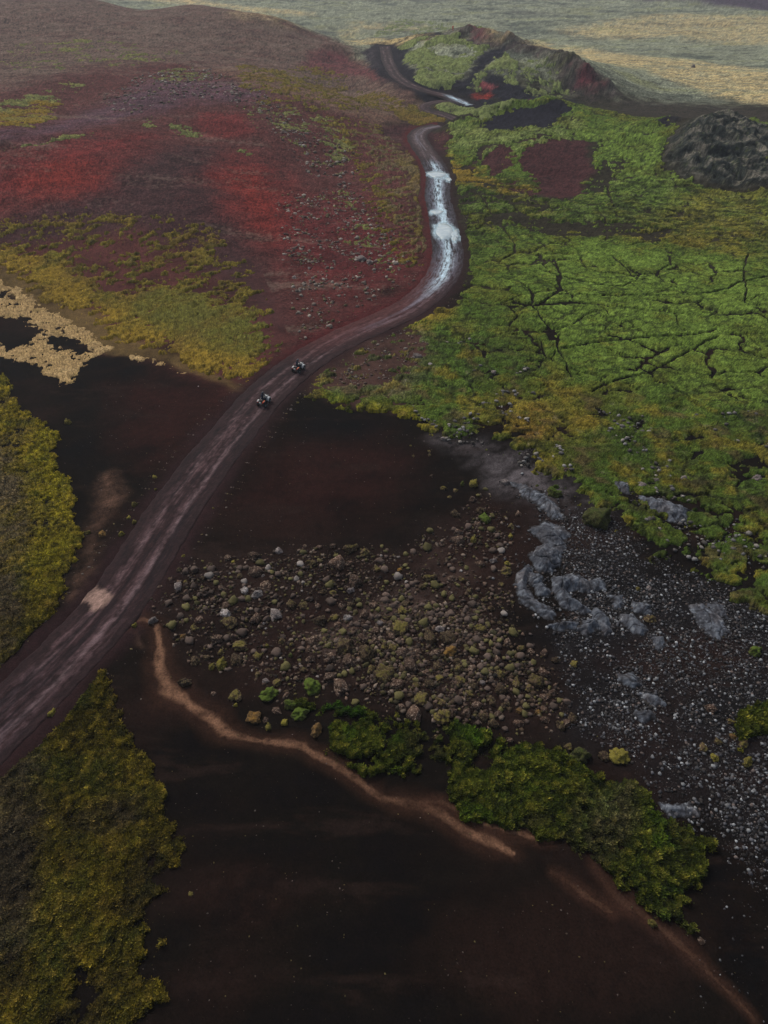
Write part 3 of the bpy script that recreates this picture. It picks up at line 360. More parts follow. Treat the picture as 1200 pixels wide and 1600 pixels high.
ROCKS = [('lichen',-12.14,45.31,1.52), ('lichen',-15.79,41.13,0.98), ('pale',-10.97,42.85,0.55), ('lichen',-9.01,43.13,0.75), ('white',-12.36,40.97,1.28),
('white',-11.17,40.53,1.35), ('white',-13.61,38.43,1.25), ('mossy',-12.98,37.38,1.87), ('lichen',-10.88,37.86,1.49), ('mossy',-8.05,39.43,1.17),
('mossy',-16.0,36.79,0.79), ('orange',-16.64,35.89,0.67), ('lichen',-13.76,35.57,1.4), ('mossy',-11.77,34.88,1.45), ('yellow',-9.56,34.93,0.58),
('green',-7.55,33.98,0.6), ('mossy',-15.12,33.42,1.12), ('mossy',-14.28,33.74,0.8), ('yellow',-12.93,33.12,1.52), ('yellow',-13.66,32.91,0.9),
('mossy',-13.22,34.27,0.76), ('mossy',-8.43,35.42,0.81), ('mossy',-7.61,35.12,0.5), ('white',-10.14,37.35,0.37), ('white',-9.91,36.82,0.29),
('white',-10.43,32.51,0.35), ('mossy',-9.91,32.17,0.67), ('mossy',-9.2,32.52,0.63), ('green',-8.83,30.26,1.97), ('pale',-9.19,31.52,0.7),
('mossy',-11.34,30.15,1.42), ('yellow',-11.21,29.35,0.45), ('lichen',-13.07,30.39,0.56), ('mossy',-15.53,31.39,1.33), ('orange',-9.69,28.31,1.32),
('yellow',-8.48,27.52,0.77), ('lichen',-8.79,28.08,0.67), ('yellow',-7.34,27.88,0.7), ('lichen',-8.01,28.87,0.93), ('green',-7.09,29.29,1.25),
('green',-5.53,30.95,1.8), ('green',-6.22,28.6,1.68), ('lichen',-7.44,30.31,0.62), ('mossy',-5.98,29.8,0.76), ('mossy',-6.7,44.51,1.19),
('lichen',-6.17,46.64,0.77), ('lichen',-4.86,46.8,0.98), ('lichen',-7.5,46.84,0.53), ('lichen',-4.24,44.52,1.98), ('lichen',-3.16,44.53,0.99),
('lichen',-2.59,42.25,1.78), ('pale',-2.93,41.08,0.99), ('mossy',-5.38,40.94,0.88), ('mossy',-4.49,40.82,0.88), ('white',-3.09,38.02,1.14),
('lichen',-1.68,38.39,1.22), ('lichen',-5.8,35.5,1.4), ('lichen',-2.74,33.48,1.75), ('mossy',-1.38,34.12,1.94), ('pale',-0.36,37.45,0.91),
('lichen',-0.93,39.35,1.12), ('mossy',-6.43,32.64,0.79), ('mossy',-5.57,32.44,0.7), ('lichen',-13.67,39.28,0.96), ('lichen',-14.91,40.01,0.87),
('lichen',-19.91,41.38,0.6), ('mossy',-18.68,43.49,0.69), ('mossy',-17.78,42.03,0.6), ('mossy',-16.35,42.56,0.6), ('mossy',-16.02,44.32,0.65),
('yellow',-13.96,44.69,0.49), ('orange',-5.0,27.19,1.32), ('lichen',-1.76,35.63,1.44), ('lichen',-0.71,36.54,1.09), ('lichen',1.47,34.35,1.27),
('mossy',4.25,33.0,1.08), ('orange',5.29,34.47,1.51), ('mossy',5.93,32.69,1.12), ('mossy',3.52,31.25,1.13), ('mossy',4.35,31.88,0.8),
('mossy',5.92,31.59,1.31), ('mossy',4.3,28.37,1.67), ('mossy',9.21,29.39,0.92), ('green',10.0,50.67,1.54), ('yellow',8.61,47.74,1.08),
('mossy',12.46,49.63,0.89), ('yellow',12.25,48.19,0.67), ('yellow',11.39,44.58,0.72), ('mossy',9.27,39.14,0.79), ('mossy',10.47,41.9,0.82),
('mossy',7.03,42.47,0.82), ('white',7.03,43.62,0.47), ('orange',1.46,43.68,0.67), ('mossy',6.25,36.56,0.84), ('lichen',9.11,33.73,0.82),
('mossy',13.81,33.62,0.98), ('lichen',13.0,34.36,1.09), ('mossy',2.85,29.94,1.52), ('mossy',6.55,30.33,0.85), ('lichen',6.95,29.39,1.19),
('orange',10.19,28.93,0.68), ('orange',11.54,28.83,0.68), ('mossy',3.8,26.7,0.82), ('mossy',0.0,32.27,1.9), ('mossy',9.85,37.48,0.67),
('mossy',7.57,41.13,0.77), ('mossy',8.79,40.12,0.76), ('pale',7.66,31.49,0.62), ('mossy',2.49,31.18,0.79), ('lichen',13.52,27.93,1.03),
('mossy',13.08,27.66,1.02), ('lichen',11.98,34.47,0.91), ('mossy',5.83,33.52,0.88), ('lichen',4.21,36.9,0.73), ('pale',4.66,36.79,1.09),
('yellow',-24.41,57.26,0.72), ('yellow',-25.31,52.7,0.83), ('orange',-27.22,48.43,1.12), ('yellow',-28.74,48.65,0.81), ('yellow',-25.31,48.25,0.88),
('yellow',-25.29,50.73,0.59), ('yellow',-24.57,50.04,0.76), ('yellow',-23.76,55.14,0.42), ('white',-22.05,36.4,0.31), ('yellow',-20.94,37.01,0.54),
('orange',-16.61,35.89,0.71), ('white',-13.5,38.32,1.14), ('yellow',-17.21,52.16,0.35), ('yellow',-18.69,45.28,0.46), ('yellow',-37.38,67.88,1.23),
('white',-23.67,76.26,0.29), ('yellow',-21.3,78.14,0.69), ('yellow',-10.58,72.31,0.4), ('pale',-11.28,70.71,0.55), ('yellow',-8.62,78.49,0.43),
('pale',4.49,83.81,1.79), ('white',6.12,81.69,0.99), ('white',6.78,81.67,0.7), ('yellow',-10.63,72.2,0.43), ('pale',14.38,79.45,1.15),
('pale',9.6,79.99,0.69), ('pale',8.82,87.67,1.11), ('pale',6.84,64.41,1.08), ('mossy',3.27,61.22,0.48), ('mossy',5.06,62.14,0.58),
('mossy',5.03,61.46,0.57), ('lichen',5.07,57.62,0.69), ('mossy',6.25,55.53,0.9), ('mossy',7.45,55.18,0.76), ('mossy',6.77,54.14,0.57),
('green',8.21,56.25,0.82), ('yellow',9.45,56.25,1.36), ('yellow',3.01,63.16,0.34), ('pale',12.75,56.6,1.38), ('pale',-2.59,117.55,1.57),
('pale',-4.1,118.86,2.38), ('pale',-12.67,114.56,0.93), ('pale',-14.84,110.81,1.13), ('pale',0.73,114.57,1.0), ('pale',2.21,117.15,1.02),
('pale',-4.11,100.08,0.69), ('mossy',13.28,25.95,0.84), ('green',13.96,25.2,1.84), ('yellow',16.68,25.19,1.86), ('mossy',15.62,25.19,1.01),
('mossy',22.89,25.85,1.06), ('yellow',23.44,25.07,0.81), ('yellow',25.56,24.73,1.07), ('mossy',24.12,26.31,0.82), ('mossy',25.81,26.12,0.91),
('orange',25.35,26.72,0.73), ('lichen',24.56,29.03,1.1), ('mossy',25.64,27.88,0.73), ('mossy',14.07,28.28,1.03), ('mossy',13.17,27.75,0.78),
('green',11.3,25.62,0.66), ('lichen',12.12,25.12,0.6), ('lichen',18.49,13.65,0.54), ('yellow',15.95,14.55,0.72), ('mossy',-11.8,16.15,0.4),
('yellow',-24.81,28.65,0.84), ('yellow',-12.38,19.61,0.13), ('yellow',22.51,41.16,0.61), ('mossy',22.55,37.74,1.37), ('green',30.0,34.18,1.48),
('green',17.54,54.44,1.82), ('mossy',15.18,33.2,0.91), ('lichen',19.53,58.37,1.19), ('pale',23.48,41.27,0.74), ('green',21.1,50.42,3.32),
('pale',28.56,56.45,1.21), ('pale',31.47,56.51,1.47), ('pale',39.15,56.31,1.53), ('pale',26.76,55.63,1.43), ('pale',38.49,53.08,0.99),
('lichen',13.46,51.47,0.87)]
ROCKZONES = [('centre', [(-20.9,39.0), (-18.7,44.9), (-12.1,46.2), (-7.3,47.5), (1.2,46.7), (6.4,50.8), (10.8,55.9), (13.7,52.8), (12.2,43.0), (11.8,36.3),
(14.6,31.9), (14.7,27.9), (10.6,25.9), (4.6,26.4), (0.0,27.9), (-3.9,30.1), (-7.7,29.0), (-12.0,31.8), (-15.8,33.0)]), ('dense', [(-7.1,38.4),
(-2.3,40.6), (4.5,39.9), (8.9,39.9), (10.6,35.7), (13.1,31.9), (12.9,28.5), (9.3,26.9), (4.7,27.4), (0.0,29.0), (-3.0,31.9), (-6.2,33.7)]),
('hillside', [(-16.1,151.6), (-8.3,158.3), (0.0,143.8), (4.5,120.9), (5.8,109.7), (0.0,104.8), (-7.4,91.4), (-12.5,87.4), (-15.2,104.4),
(-17.8,118.8), (-23.5,147.8)]), ('roadside', [(-8.2,76.8), (-5.3,84.6), (0.0,91.3), (6.7,95.3), (6.9,83.4), (3.2,73.7), (-2.4,72.9)]), ('hilltop',
[(-69.3,241.9), (-54.4,254.3), (-31.5,215.5), (-19.8,199.1), (-6.2,182.3), (-5.5,154.9), (-16.7,159.4), (-32.6,197.6), (-51.2,210.1), (-63.8,183.0),
(-75.9,207.8)]), ('gravel', [(15.2,54.3), (19.5,52.7), (23.2,52.1), (25.3,46.1), (29.4,42.7), (35.6,37.4), (26.9,18.7), (23.0,16.1), (21.9,17.2),
(21.3,19.9), (17.9,22.5), (16.4,25.4), (13.2,27.4), (13.8,33.1), (13.8,35.7), (15.2,40.6), (15.3,47.1)]), ('gravelsparse', [(20.9,19.9), (27.5,19.9),
(22.8,9.7), (16.6,9.7), (18.2,13.3), (20.6,16.8)])]
ATV = [(-14.69,71.89,-13.28,78.13), (-11.23,80.16,-8.43,86.28)]
WALKER = (26.5,320.1)
PLAINROCK = (139.0,362.8)
RIDGE = [([(13.2,211.1), (17.7,212.5), (25.1,216.0), (34.3,218.9), (43.3,220.0), (50.4,219.6), (55.0,216.0)],2.6,6.0,0.3), ([(56.7,186.5), (61.7,190.7),
(67.8,196.8), (75.7,202.2), (79.9,204.6)],1.6,4.0,0.3), ([(53.9,292.7), (60.0,281.7), (67.2,271.3), (74.3,266.6), (78.1,260.7)],3.0,5.0,0.9),
([(24.5,315.8), (34.8,322.2), (45.7,309.4), (49.6,294.6)],2.2,5.0,0.9), ([(73.0,178.0), (80.1,189.5), (88.1,199.7), (89.5,191.0),
(93.0,185.8)],2.6,6.5,0.3)]
MOSSSTONES = [(5.2,83.5), (14.7,90.6), (20.4,76.4), (27.4,68.9), (48.4,68.9), (34.2,36.7), (29.2,43.5), (22.9,50.7), (17.8,57.5), (7.3,64.0), (3.1,70.7)]
SPLIT = {'hillside': [(-110.7,122.2), (-79.5,125.3), (-68.0,124.6), (-54.5,128.4), (-35.0,128.9), (-22.1,118.1), (-17.0,102.0), (-12.6,86.4), (-3.8,96.2),
(4.0,102.7), (7.1,112.3), (7.8,133.1), (8.3,156.5), (7.3,175.4), (5.0,194.9), (5.7,214.8), (0.0,218.9), (7.8,235.8), (10.2,250.0), (0.0,290.1),
(-21.4,345.5), (-66.7,582.1), (-104.6,626.9), (-153.8,680.1), (-104.3,362.3), (-244.5,723.7), (-260,480), (-420,420), (-420,200)],'crater_hill':
[(-6.4,328.4), (0.8,502.4), (15.8,511.4), (22.7,327.0), (58.7,546.1), (78.0,503.5), (60.6,311.0), (69.4,293.9), (77.4,263.3), (68.7,255.2),
(48.5,219.2), (35.6,227.9), (20.5,252.6), (8.3,258.4), (1.1,281.9)],'lava_mound': [(65.1,173.0), (70.9,185.3), (80.8,198.1), (97.7,222.9),
(95.9,202.2), (118.8,193.5), (99.3,155.0), (79.7,156.4), (72.0,157.8), (66.6,163.1)]}
# ---------------------------------------------------------------- colours (albedos, some with shade painted in)
def srgb(r, g, b, k=1.0):
    c = np.array([r, g, b], float) / 255.0
    c = np.where(c <= 0.04045, c / 12.92, ((c + 0.055) / 1.055) ** 2.4) * k
    return c.astype(F32)
PAL = {
 'sand': srgb(19, 15, 12), 'sandblack': srgb(15, 14, 15), 'sandred': srgb(52, 27, 24), 'hill': srgb(84, 49, 46),
 'hillgrey': srgb(102, 85, 75), 'hilltan': srgb(118, 98, 80), 'violet': srgb(90, 68, 78), 'hilldark': srgb(64, 44, 44), 'red': srgb(104, 42, 40),
 'redbright': srgb(120, 46, 38), 'redbrown': srgb(90, 42, 42), 'hillred': srgb(100, 52, 56), 'brownscree': srgb(36, 26, 23),
 'scree': srgb(78, 64, 58), 'gravel': srgb(27, 25, 26), 'rawlava': srgb(88, 82, 84), 'maroon': srgb(66, 40, 40),
 'soilshade': srgb(32, 30, 38), 'craterlava': srgb(66, 56, 55), 'pink': srgb(128, 66, 68), 'scrubdark': srgb(60, 54, 58),  # near-black serves dark crater soil and painted slope shadow alike
 'moundlava': srgb(50, 54, 50), 'darkplain': srgb(92, 80, 82), 'straw': srgb(196, 174, 122), 'farlava': srgb(74, 62, 74),
 'tan': srgb(104, 78, 64), 'darksoil': srgb(40, 34, 34), 'plain': srgb(134, 138, 116), 'screebrown': srgb(72, 52, 46), 'dryfloor': srgb(104, 86, 52), 'mossbase': srgb(46, 42, 32),
}
CPAL = {'ochre': srgb(124, 102, 38), 'heather': srgb(92, 80, 66), 'yellow': srgb(124, 116, 30), 'rust': srgb(120, 84, 44),
        'bright': srgb(98, 119, 50), 'deep': srgb(62, 82, 32), 'palemoss': srgb(116, 126, 74), 'darkgreen': srgb(86, 88, 40), 'lime': srgb(64, 104, 22)}  # deep also paints vignette-like darkening into the lower moss

RELIEF = Relief(CP)
# ---------------------------------------------------------------- surface height (used by the terrain and by everything that stands on it)
def prep_road(pts, hw):
    c = spline(pts, 1.0); z = RELIEF(c[:, 0], c[:, 1])
    k = 9; zp = np.pad(z, k, mode='edge'); z = np.convolve(zp, np.ones(2 * k + 1) / (2 * k + 1), 'valid')
    s = np.concatenate([[0], np.cumsum(np.hypot(*(c[1:] - c[:-1]).T))])
    return dict(c=c, z=z + 0.05, s=s, hw=hw)
ROADS = {'road': prep_road(ROAD, 3.05), 'track': prep_road(TRACK, 2.6), 'loop': prep_road(LOOP, 2.0)}

def surface(x, y):
    x = np.asarray(x, float); y = np.asarray(y, float)
    z = RELIEF(x, y)
    dist = np.hypot(x, y)
    hillk = sstep(95, 150, y) * (1 - sstep(330, 420, y))
    z = z + fbm(x, y, 26, 3, 5) * (0.12 + 0.55 * hillk)
    z = z + fbm(x, y, 5.5, 3, 11) * (0.05 + 0.14 * hillk)
    z = z + fbm(x, y, 30, 4, 15) * 1.6 * sstep(380, 520, y) * (y < 2500)
    # rugged lava on the mound, the crater rim, and the far ridge
    m = sstep(-4, 5, poly_sdf(x, y, SPLIT['lava_mound'], 6))
    r1 = 1 - np.abs(fbm(x, y, 7, 4, 21)); z = z + m * ((r1 - 0.6) * 2.8 + .35 * fbm(x, y, 2.2, 3, 22))
    m = sstep(-4, 8, poly_sdf(x, y, SPLIT['crater_hill'], 8))
    z = z + m * ((1 - np.abs(fbm(x, y, 16, 4, 23))) - 0.6) * 1.9
    z = z + 45 * sstep(640, 800, y) * sstep(0.26, 0.42, x / np.maximum(y, 1)) * (1 - sstep(900, 1100, y)) * (0.8 + 0.3 * fbm(x, y, 60, 3, 29))
    for ln, hgt, wid, jag in RIDGE:
        D, S = poly_line(x, y, ln, wid * 3)
        tot = sum(math.dist(a, b) for a, b in zip(ln, ln[1:]))
        z = z + hgt * np.exp(-(D / wid) ** 2) * np.sin(np.clip(S / tot, 0.02, .98) * math.pi) ** .5 * (1 + jag * fbm(x, y, 6, 4, 25))
    for r in ROADS.values():
        D, S = poly_line(x, y, r['c'], r['hw'] + 5.0)
        zr = np.interp(S, r['s'], r['z'])
        k = 1 - sstep(r['hw'] - 0.3, r['hw'] + 4.5, D)
        kk = 1 - sstep(r['hw'] - 0.9, r['hw'] + 0.2, D)
        z = z * (1 - k) + (zr + 0.02) * k - 0.16 * kk
    return z

# ---------------------------------------------------------------- grid of the land, finer where it lies close to the viewpoint's side of the valley
def rows():
    d = [-30.0]; 
    while d[-1] < 3600:
        D = max(d[-1], 6.0); s2 = D * D + CAM_H ** 2
        st = s2 / (683.0 * CAM_H) * (1.0 if D < 420 else 0.42)
        if 100 < D <= 230: st *= 0.6
        if 230 < D < 420: st *= 0.42
        d.append(d[-1] + min(max(st, 0.06), 30) if d[-1] > 3 else d[-1] + 1.0)
    return np.array(d)
YR = rows()
tc = np.linspace(-1, 1, 1000)
side = np.cumsum(np.linspace(0.01, 0.35, 26))
TC = np.concatenate([-(1 + side)[::-1], tc, 1 + side]) * 1.13
WID = np.sqrt(np.maximum(YR, 6) ** 2 * 1.08 + 33 ** 2) * 0.5625
X = (TC[None, :] * WID[:, None]); Y = np.repeat(YR[:, None], len(TC), 1)
NR, NC = X.shape
print('grid', NR, NC, NR * NC)
x = X.ravel(); y = Y.ravel()
z = surface(x, y).astype(F32)
# warped coordinates give patch edges a natural outline
wa = np.clip(0.5 + y * 0.010, 0.5, 2.6)
xw = x + fbm(x, y, 9, 4, 31) * wa; yw = y + fbm(x, y, 9, 4, 37) * wa
wb = np.clip(0.25 + y * 0.004, 0.25, 1.5)
xw = xw + fbm(x, y, 2.2, 3, 33) * wb; yw = yw + fbm(x, y, 2.2, 3, 39) * wb
n_fine = fbm(x, y, 0.9, 4, 41, .65); n_mid = fbm(x, y, 5, 4, 43); n_big = fbm(x, y, 24, 4, 47); n_far = fbm(x * 0.45, y * 1.4, 14, 6, 49, .68)
# streaks that run obliquely down the slope
ca, sa = math.cos(0.6), math.sin(0.6)
n_str = fbm((x * ca + y * sa) * 0.28, (-x * sa + y * ca), 3.0, 5, 53, .6)

def mix(c, k, col):
    k = k[:, None]
    return c * (1 - k) + col[None, :] * k

RD = {}
for nm, r in ROADS.items():
    RD[nm] = poly_line(x, y, r['c'], r['hw'] + 14.0)

rngv = np.random.RandomState(77)
n_st_ = fbm(x * .25 + y * .1, y, 3.0, 5, 181, .7); n_plv = fbm(x * .3, y, 12, 5, 171, .7); n_hlv = fbm(x * .7, y, 3.4, 5, 173, .8)
def ground_colour():
    c = np.tile(PAL['sand'], (len(x), 1))
    c = mix(c, sstep(95, 125, y + 6 * n_mid) * sstep(-0.1, 0.1, x / 100 + .4), PAL['mossbase'])
    far = sstep(255, 290, y + 14 * n_mid)
    c = mix(c, far, PAL['plain'])
    n_pl = fbm(x * .35, y, 16, 6, 143, .75); n_pb = fbm(x * .4, y, 90, 3, 147)
    n_pc = fbm(x * .5, y, 5, 5, 149, .8)
    c = mix(c, far * sstep(0.0, 0.3, n_pl + .3 * n_pb) * 0.7, srgb(58, 66, 60)); c = mix(c, far * sstep(.05, .35, n_pc) * .6, srgb(48, 52, 48)); c = mix(c, far * sstep(0.05, 0.45, -n_pl) * 0.6, srgb(132, 134, 86)); c = mix(c, far * sstep(.1, .5, n_pb) * .35, srgb(96, 92, 84))
    for key, e, st, poly in TINT:
        d = poly_sdf(xw, yw, poly, e * 1.2)
        nn = n_mid * 0.35 + n_str * 0.35
        k = sstep(-e * 0.6, e * 0.6, d + nn * e * 0.7) * st
        if key in ('red', 'redbright', 'redbrown'): k = k * np.clip(.95 + .3 * n_st_, .3, 1)
        if key in ('hillgrey', 'hilltan', 'violet', 'hillred', 'craterlava', 'scree', 'straw', 'tan', 'darkplain', 'rawlava'):
            k = k * np.clip(0.85 + 0.6 * n_str + 0.4 * n_far, 0, 1)
        if key in ('rawlava', 'tan', 'scree', 'straw'): k = k * np.clip(.8 + .9 * n_fine + .7 * n_str + .3 * n_mid, .08, 1)
        if key == 'straw': k = k * (1 - .6 * sstep(.1, .4, n_plv))
        c = mix(c, np.clip(k, 0, 1), PAL[key])
        if key == 'moundlava':
            c = mix(c, k * sstep(-.05, .35, n_hlv) * .8, srgb(118, 112, 100)); c = mix(c, k * sstep(.0, .35, -n_hlv + .3 * n_mid) * .85, srgb(24, 28, 30)); c = mix(c, k * sstep(.2, .6, n_fine) * .5, srgb(88, 96, 52))
        if key == 'craterlava':
            c = mix(c, k * sstep(.0, .5, n_hlv) * .6, srgb(112, 100, 92)); c = mix(c, k * sstep(.1, .45, -n_hlv) * .7, srgb(42, 38, 42)); c = mix(c, k * sstep(.1, .5, n_far) * .5, srgb(104, 108, 66))
    # mottling
    hl = sstep(100, 130, y)
    n_st2 = fbm(x * .25 + y * .1, y, 2.0, 5, 161, .7); n_hl = fbm(x * .7, y, 2.6, 5, 163, .8); wn = rngv.randn(len(x)).astype(F32)
    c = c * (1 + 0.5 * n_fine * (0.35 + 0.65 * hl) + 0.2 * n_mid + .14 * n_big + .22 * n_st2 + .5 * n_hl * hl + .26 * wn * (.25 + .75 * hl) * (1 - .6 * sstep(300, 420, y))).clip(.25, 2.4)[:, None]
    c = mix(c, (1 - hl) * sstep(.0, .6, fbm(x * .6 - y * .3, y, 11, 4, 165)) * .6, srgb(40, 26, 22)); c = mix(c, (1 - hl) * sstep(.15, .5, fbm(x * .25 + y * .2, y, 3.5, 5, 167, .7)) * .5, srgb(44, 32, 28)); c = mix(c, (1 - hl) * sstep(.2, .7, -n_mid + .6 * n_fine) * .4, srgb(10, 9, 10))
    hillm = poly_sdf(x, y, SPLIT['hillside'], 4) > 0
    c = mix(c, hillm * sstep(0.15, 0.6, n_far + 0.5 * n_fine) * 0.45, srgb(122, 104, 92)); c = mix(c, hillm * sstep(0.2, 0.7, -n_far + 0.4 * n_fine) * 0.35, srgb(46, 36, 38))
    # gravel speckle beyond what the loose stones show
    rw = sstep(-1, 2, poly_sdf(xw, yw, dict(ROCKZONES)['gravel'], 3)); 
    c = mix(c, rw * sstep(0.35, 0.7, n_fine) * 0.12, srgb(90, 92, 96))
    # dusty verge of the road
    D, S = RD['road']
    k = 1 - sstep(2.6, 5.2, D + n_mid * 1.2)
    c = mix(c, k * 0.85, srgb(46, 31, 32))
    c = mix(c, k * sstep(78, 90, y) * (x < np.interp(y, ROADS['road']['c'][:, 1], ROADS['road']['c'][:, 0])) * 0.8, srgb(84, 38, 38))
    D, S = RD['track']; c = mix(c, (1 - sstep(2.4, 7.5, D + 2 * n_mid)) * .9, srgb(34, 30, 36))
    # dry channel silt
    for ic, ch in enumerate(CHANNEL):
        P = np.array(ch); D, S = poly_line(xw * .35 + x * .65, yw * .35 + y * .65, P[:, :2], 4.0)
        s = np.concatenate([[0], np.cumsum(np.hypot(*(P[1:, :2] - P[:-1, :2]).T))])
        w = np.interp(S, s, P[:, 2]) * (.72 + .3 * fbm(S, S * 0 + 2, 4, 3, 334))
        c = mix(c, (1 - sstep(w * 0.4, w * 2.0 + .4, D + .3 * n_mid)) * 0.45, srgb(66, 44, 34))
        k = (1 - sstep(w * 0.22, w * 0.75, D + 0.26 * n_fine + .12 * n_mid)) * np.clip(0.75 + 0.9 * n_fine + .5 * n_mid, 0.05, 1) * (1, .6, .4, .22)[ic] * np.clip(.75 + 1.1 * fbm(S, S * 0 + 7, 9, 3, 333), .18, 1)
        c = mix(c, k, srgb(124, 92, 72))
    return np.clip(c, 0.004, 0.9)
GC = ground_colour()
# small mound relief of stones and lumps
lump = sstep(-1, 2, poly_sdf(xw, yw, ROCKZONES[0][1], 4))
z = z + (lump * (0.10 * np.maximum(n_fine, -0.2) + 0.10 * n_mid)).astype(F32)
hs_ = (sstep(100, 140, y) * np.abs(n_str) * 0.25).astype(F32)
z = z + hs_
for ch in CHANNEL:
    P = np.array(ch); D, S = poly_line(x, y, P[:, :2], 4.0)
    z = z - (0.10 * (1 - sstep(0.2, 1.3, D))).astype(F32)

# ---------------------------------------------------------------- material for land and cover
def land_material(name, rough=0.95, fine=9.0, bump=0.5, bdist=0.08, contrast=0.5, spec=0.15):
    m = bpy.data.materials.new(name); m.use_nodes = True; t = m.node_tree; t.nodes.clear()
    N = t.nodes.new; Lk = t.links.new
    out = N('ShaderNodeOutputMaterial'); bs = N('ShaderNodeBsdfPrincipled')
    at = N('ShaderNodeAttribute'); at.attribute_name = 'Col'
    tc_ = N('ShaderNodeTexCoord')
    n1 = N('ShaderNodeTexNoise'); n1.inputs['Scale'].default_value = fine; n1.inputs['Detail'].default_value = 5; n1.inputs['Roughness'].default_value = 0.7
    n2 = N('ShaderNodeTexNoise'); n2.inputs['Scale'].default_value = fine * 0.17; n2.inputs['Detail'].default_value = 4; n2.inputs['Roughness'].default_value = 0.65
    Lk(tc_.outputs['Object'], n1.inputs['Vector']); Lk(tc_.outputs['Object'], n2.inputs['Vector'])
    r1 = N('ShaderNodeMapRange'); r1.inputs['From Min'].default_value = 0.3; r1.inputs['From Max'].default_value = 0.7
    r1.inputs['To Min'].default_value = 1 - contrast; r1.inputs['To Max'].default_value = 1 + contrast
    Lk(n1.outputs['Fac'], r1.inputs['Value'])
    r2 = N('ShaderNodeMapRange'); r2.inputs['From Min'].default_value = 0.3; r2.inputs['From Max'].default_value = 0.7
    r2.inputs['To Min'].default_value = 1 - contrast * .5; r2.inputs['To Max'].default_value = 1 + contrast * .5
    Lk(n2.outputs['Fac'], r2.inputs['Value'])
    mu = N('ShaderNodeMath'); mu.operation = 'MULTIPLY'; Lk(r1.outputs[0], mu.inputs[0]); Lk(r2.outputs[0], mu.inputs[1])
    vm = N('ShaderNodeVectorMath'); vm.operation = 'SCALE'; Lk(at.outputs['Color'], vm.inputs[0]); Lk(mu.outputs[0], vm.inputs['Scale'])
    Lk(vm.outputs[0], bs.inputs['Base Color'])
    bs.inputs['Roughness'].default_value = rough; bs.inputs['Specular IOR Level'].default_value = spec
    b = N('ShaderNodeBump'); b.inputs['Strength'].default_value = bump; b.inputs['Distance'].default_value = bdist
    Lk(n1.outputs['Fac'], b.inputs['Height']); Lk(b.outputs[0], bs.inputs['Normal'])
    Lk(bs.outputs[0], out.inputs[0])
    return m
M_SAND = land_material('volcanic_sand', 0.97, 7.0, 0.7, 0.06, 0.45, 0.04)
M_HILL = land_material('scoria_slope', 0.97, 2.2, 0.9, 0.3, 0.55, .05)
M_MOSS = land_material('moss', 1.0, 4.5, 0.9, 0.12, 0.6, 0.03)
M_GRASS = land_material('dry_grass', 1.0, 6.0, 0.6, 0.08, 0.6, 0.03)

def add_mesh(name, V, Fq, mat, C=None, kind=None, label=None, smooth=True, parent=None, Ft=None):
    """V (n,3) float, Fq (m,k) int faces; C per-vertex colour"""
    me = bpy.data.meshes.new(name)
    k = Fq.shape[1]
    me.vertices.add(len(V)); me.vertices.foreach_set('co', np.ascontiguousarray(V, F32).ravel())
    me.loops.add(Fq.size); me.loops.foreach_set('vertex_index', np.ascontiguousarray(Fq, np.int32).ravel())
    me.polygons.add(len(Fq)); me.polygons.foreach_set('loop_start', np.arange(0, Fq.size, k, dtype=np.int32))
    me.polygons.foreach_set('loop_total', np.full(len(Fq), k, np.int32))
    me.update(calc_edges=True)
    if smooth: me.polygons.foreach_set('use_smooth', np.ones(len(Fq), bool))
    if C is not None:
        a = me.attributes.new('Col', 'FLOAT_COLOR', 'POINT')
        a.data.foreach_set('color', np.concatenate([C, np.ones((len(C), 1), F32)], 1).astype(F32).ravel())
    if mat: me.materials.append(mat)
    o = bpy.data.objects.new(name, me); COL.objects.link(o)
    if parent is not None: o.parent = parent
    if kind: o['kind'] = kind
    if label: o['label'] = label
    return o

idx = np.arange(NR * NC).reshape(NR, NC)
FACES = np.stack([idx[:-1, :-1], idx[:-1, 1:], idx[1:, 1:], idx[1:, :-1]], -1).reshape(-1, 4)
def submesh(sel_faces, V, C):
    f = FACES[sel_faces]
    u, inv = np.unique(f, return_inverse=True)
    return V[u], inv.reshape(f.shape).astype(np.int32), C[u]

V = np.stack([x, y, z], 1).astype(F32)
fc = FACES[:, 0]
reg = np.zeros(len(x), np.int8)
def inreg(nm): return poly_sdf(xw * .5 + x * .5, yw * .5 + y * .5, SPLIT[nm], 3) > 0
reg[inreg('hillside')] = 1; reg[inreg('crater_hill')] = 2; reg[inreg('lava_mound')] = 3
reg[(reg == 0) & (y > 268 + 8 * n_mid)] = 4
freg = reg[fc]
for k, nm, lab, mt in [(0, 'ground', 'black and red volcanic sand ground of the valley floor', M_SAND),
                   (1, 'hillside', 'long dusky red scoria hillside above the road', M_HILL),
                   (2, 'crater_hill', 'old crater hill with moss, black ash and red scoria', M_HILL),
                   (3, 'lava_hill', 'dark jagged lava mound rising from the green moss', M_HILL),
                   (4, 'plain', 'wide hazy plain of grey green lava and straw coloured grass', M_HILL)]:
    v, f, c = submesh(freg == k, V, GC)
    o = add_mesh(nm, v, f, mt, c, 'structure', lab)

# ---------------------------------------------------------------- vegetation covers
def road_free(extra=0.5):
    k = np.ones(len(x), F32)
    for nm, e in (('road', extra), ('track', .3), ('loop', .3)):
        D, _ = RD[nm]; hw = ROADS[nm]['hw']
        k = np.minimum(k, sstep(hw + e - 0.3, hw + e + 1.2, D + n_mid * 0.8))
    return k
RF = road_free()

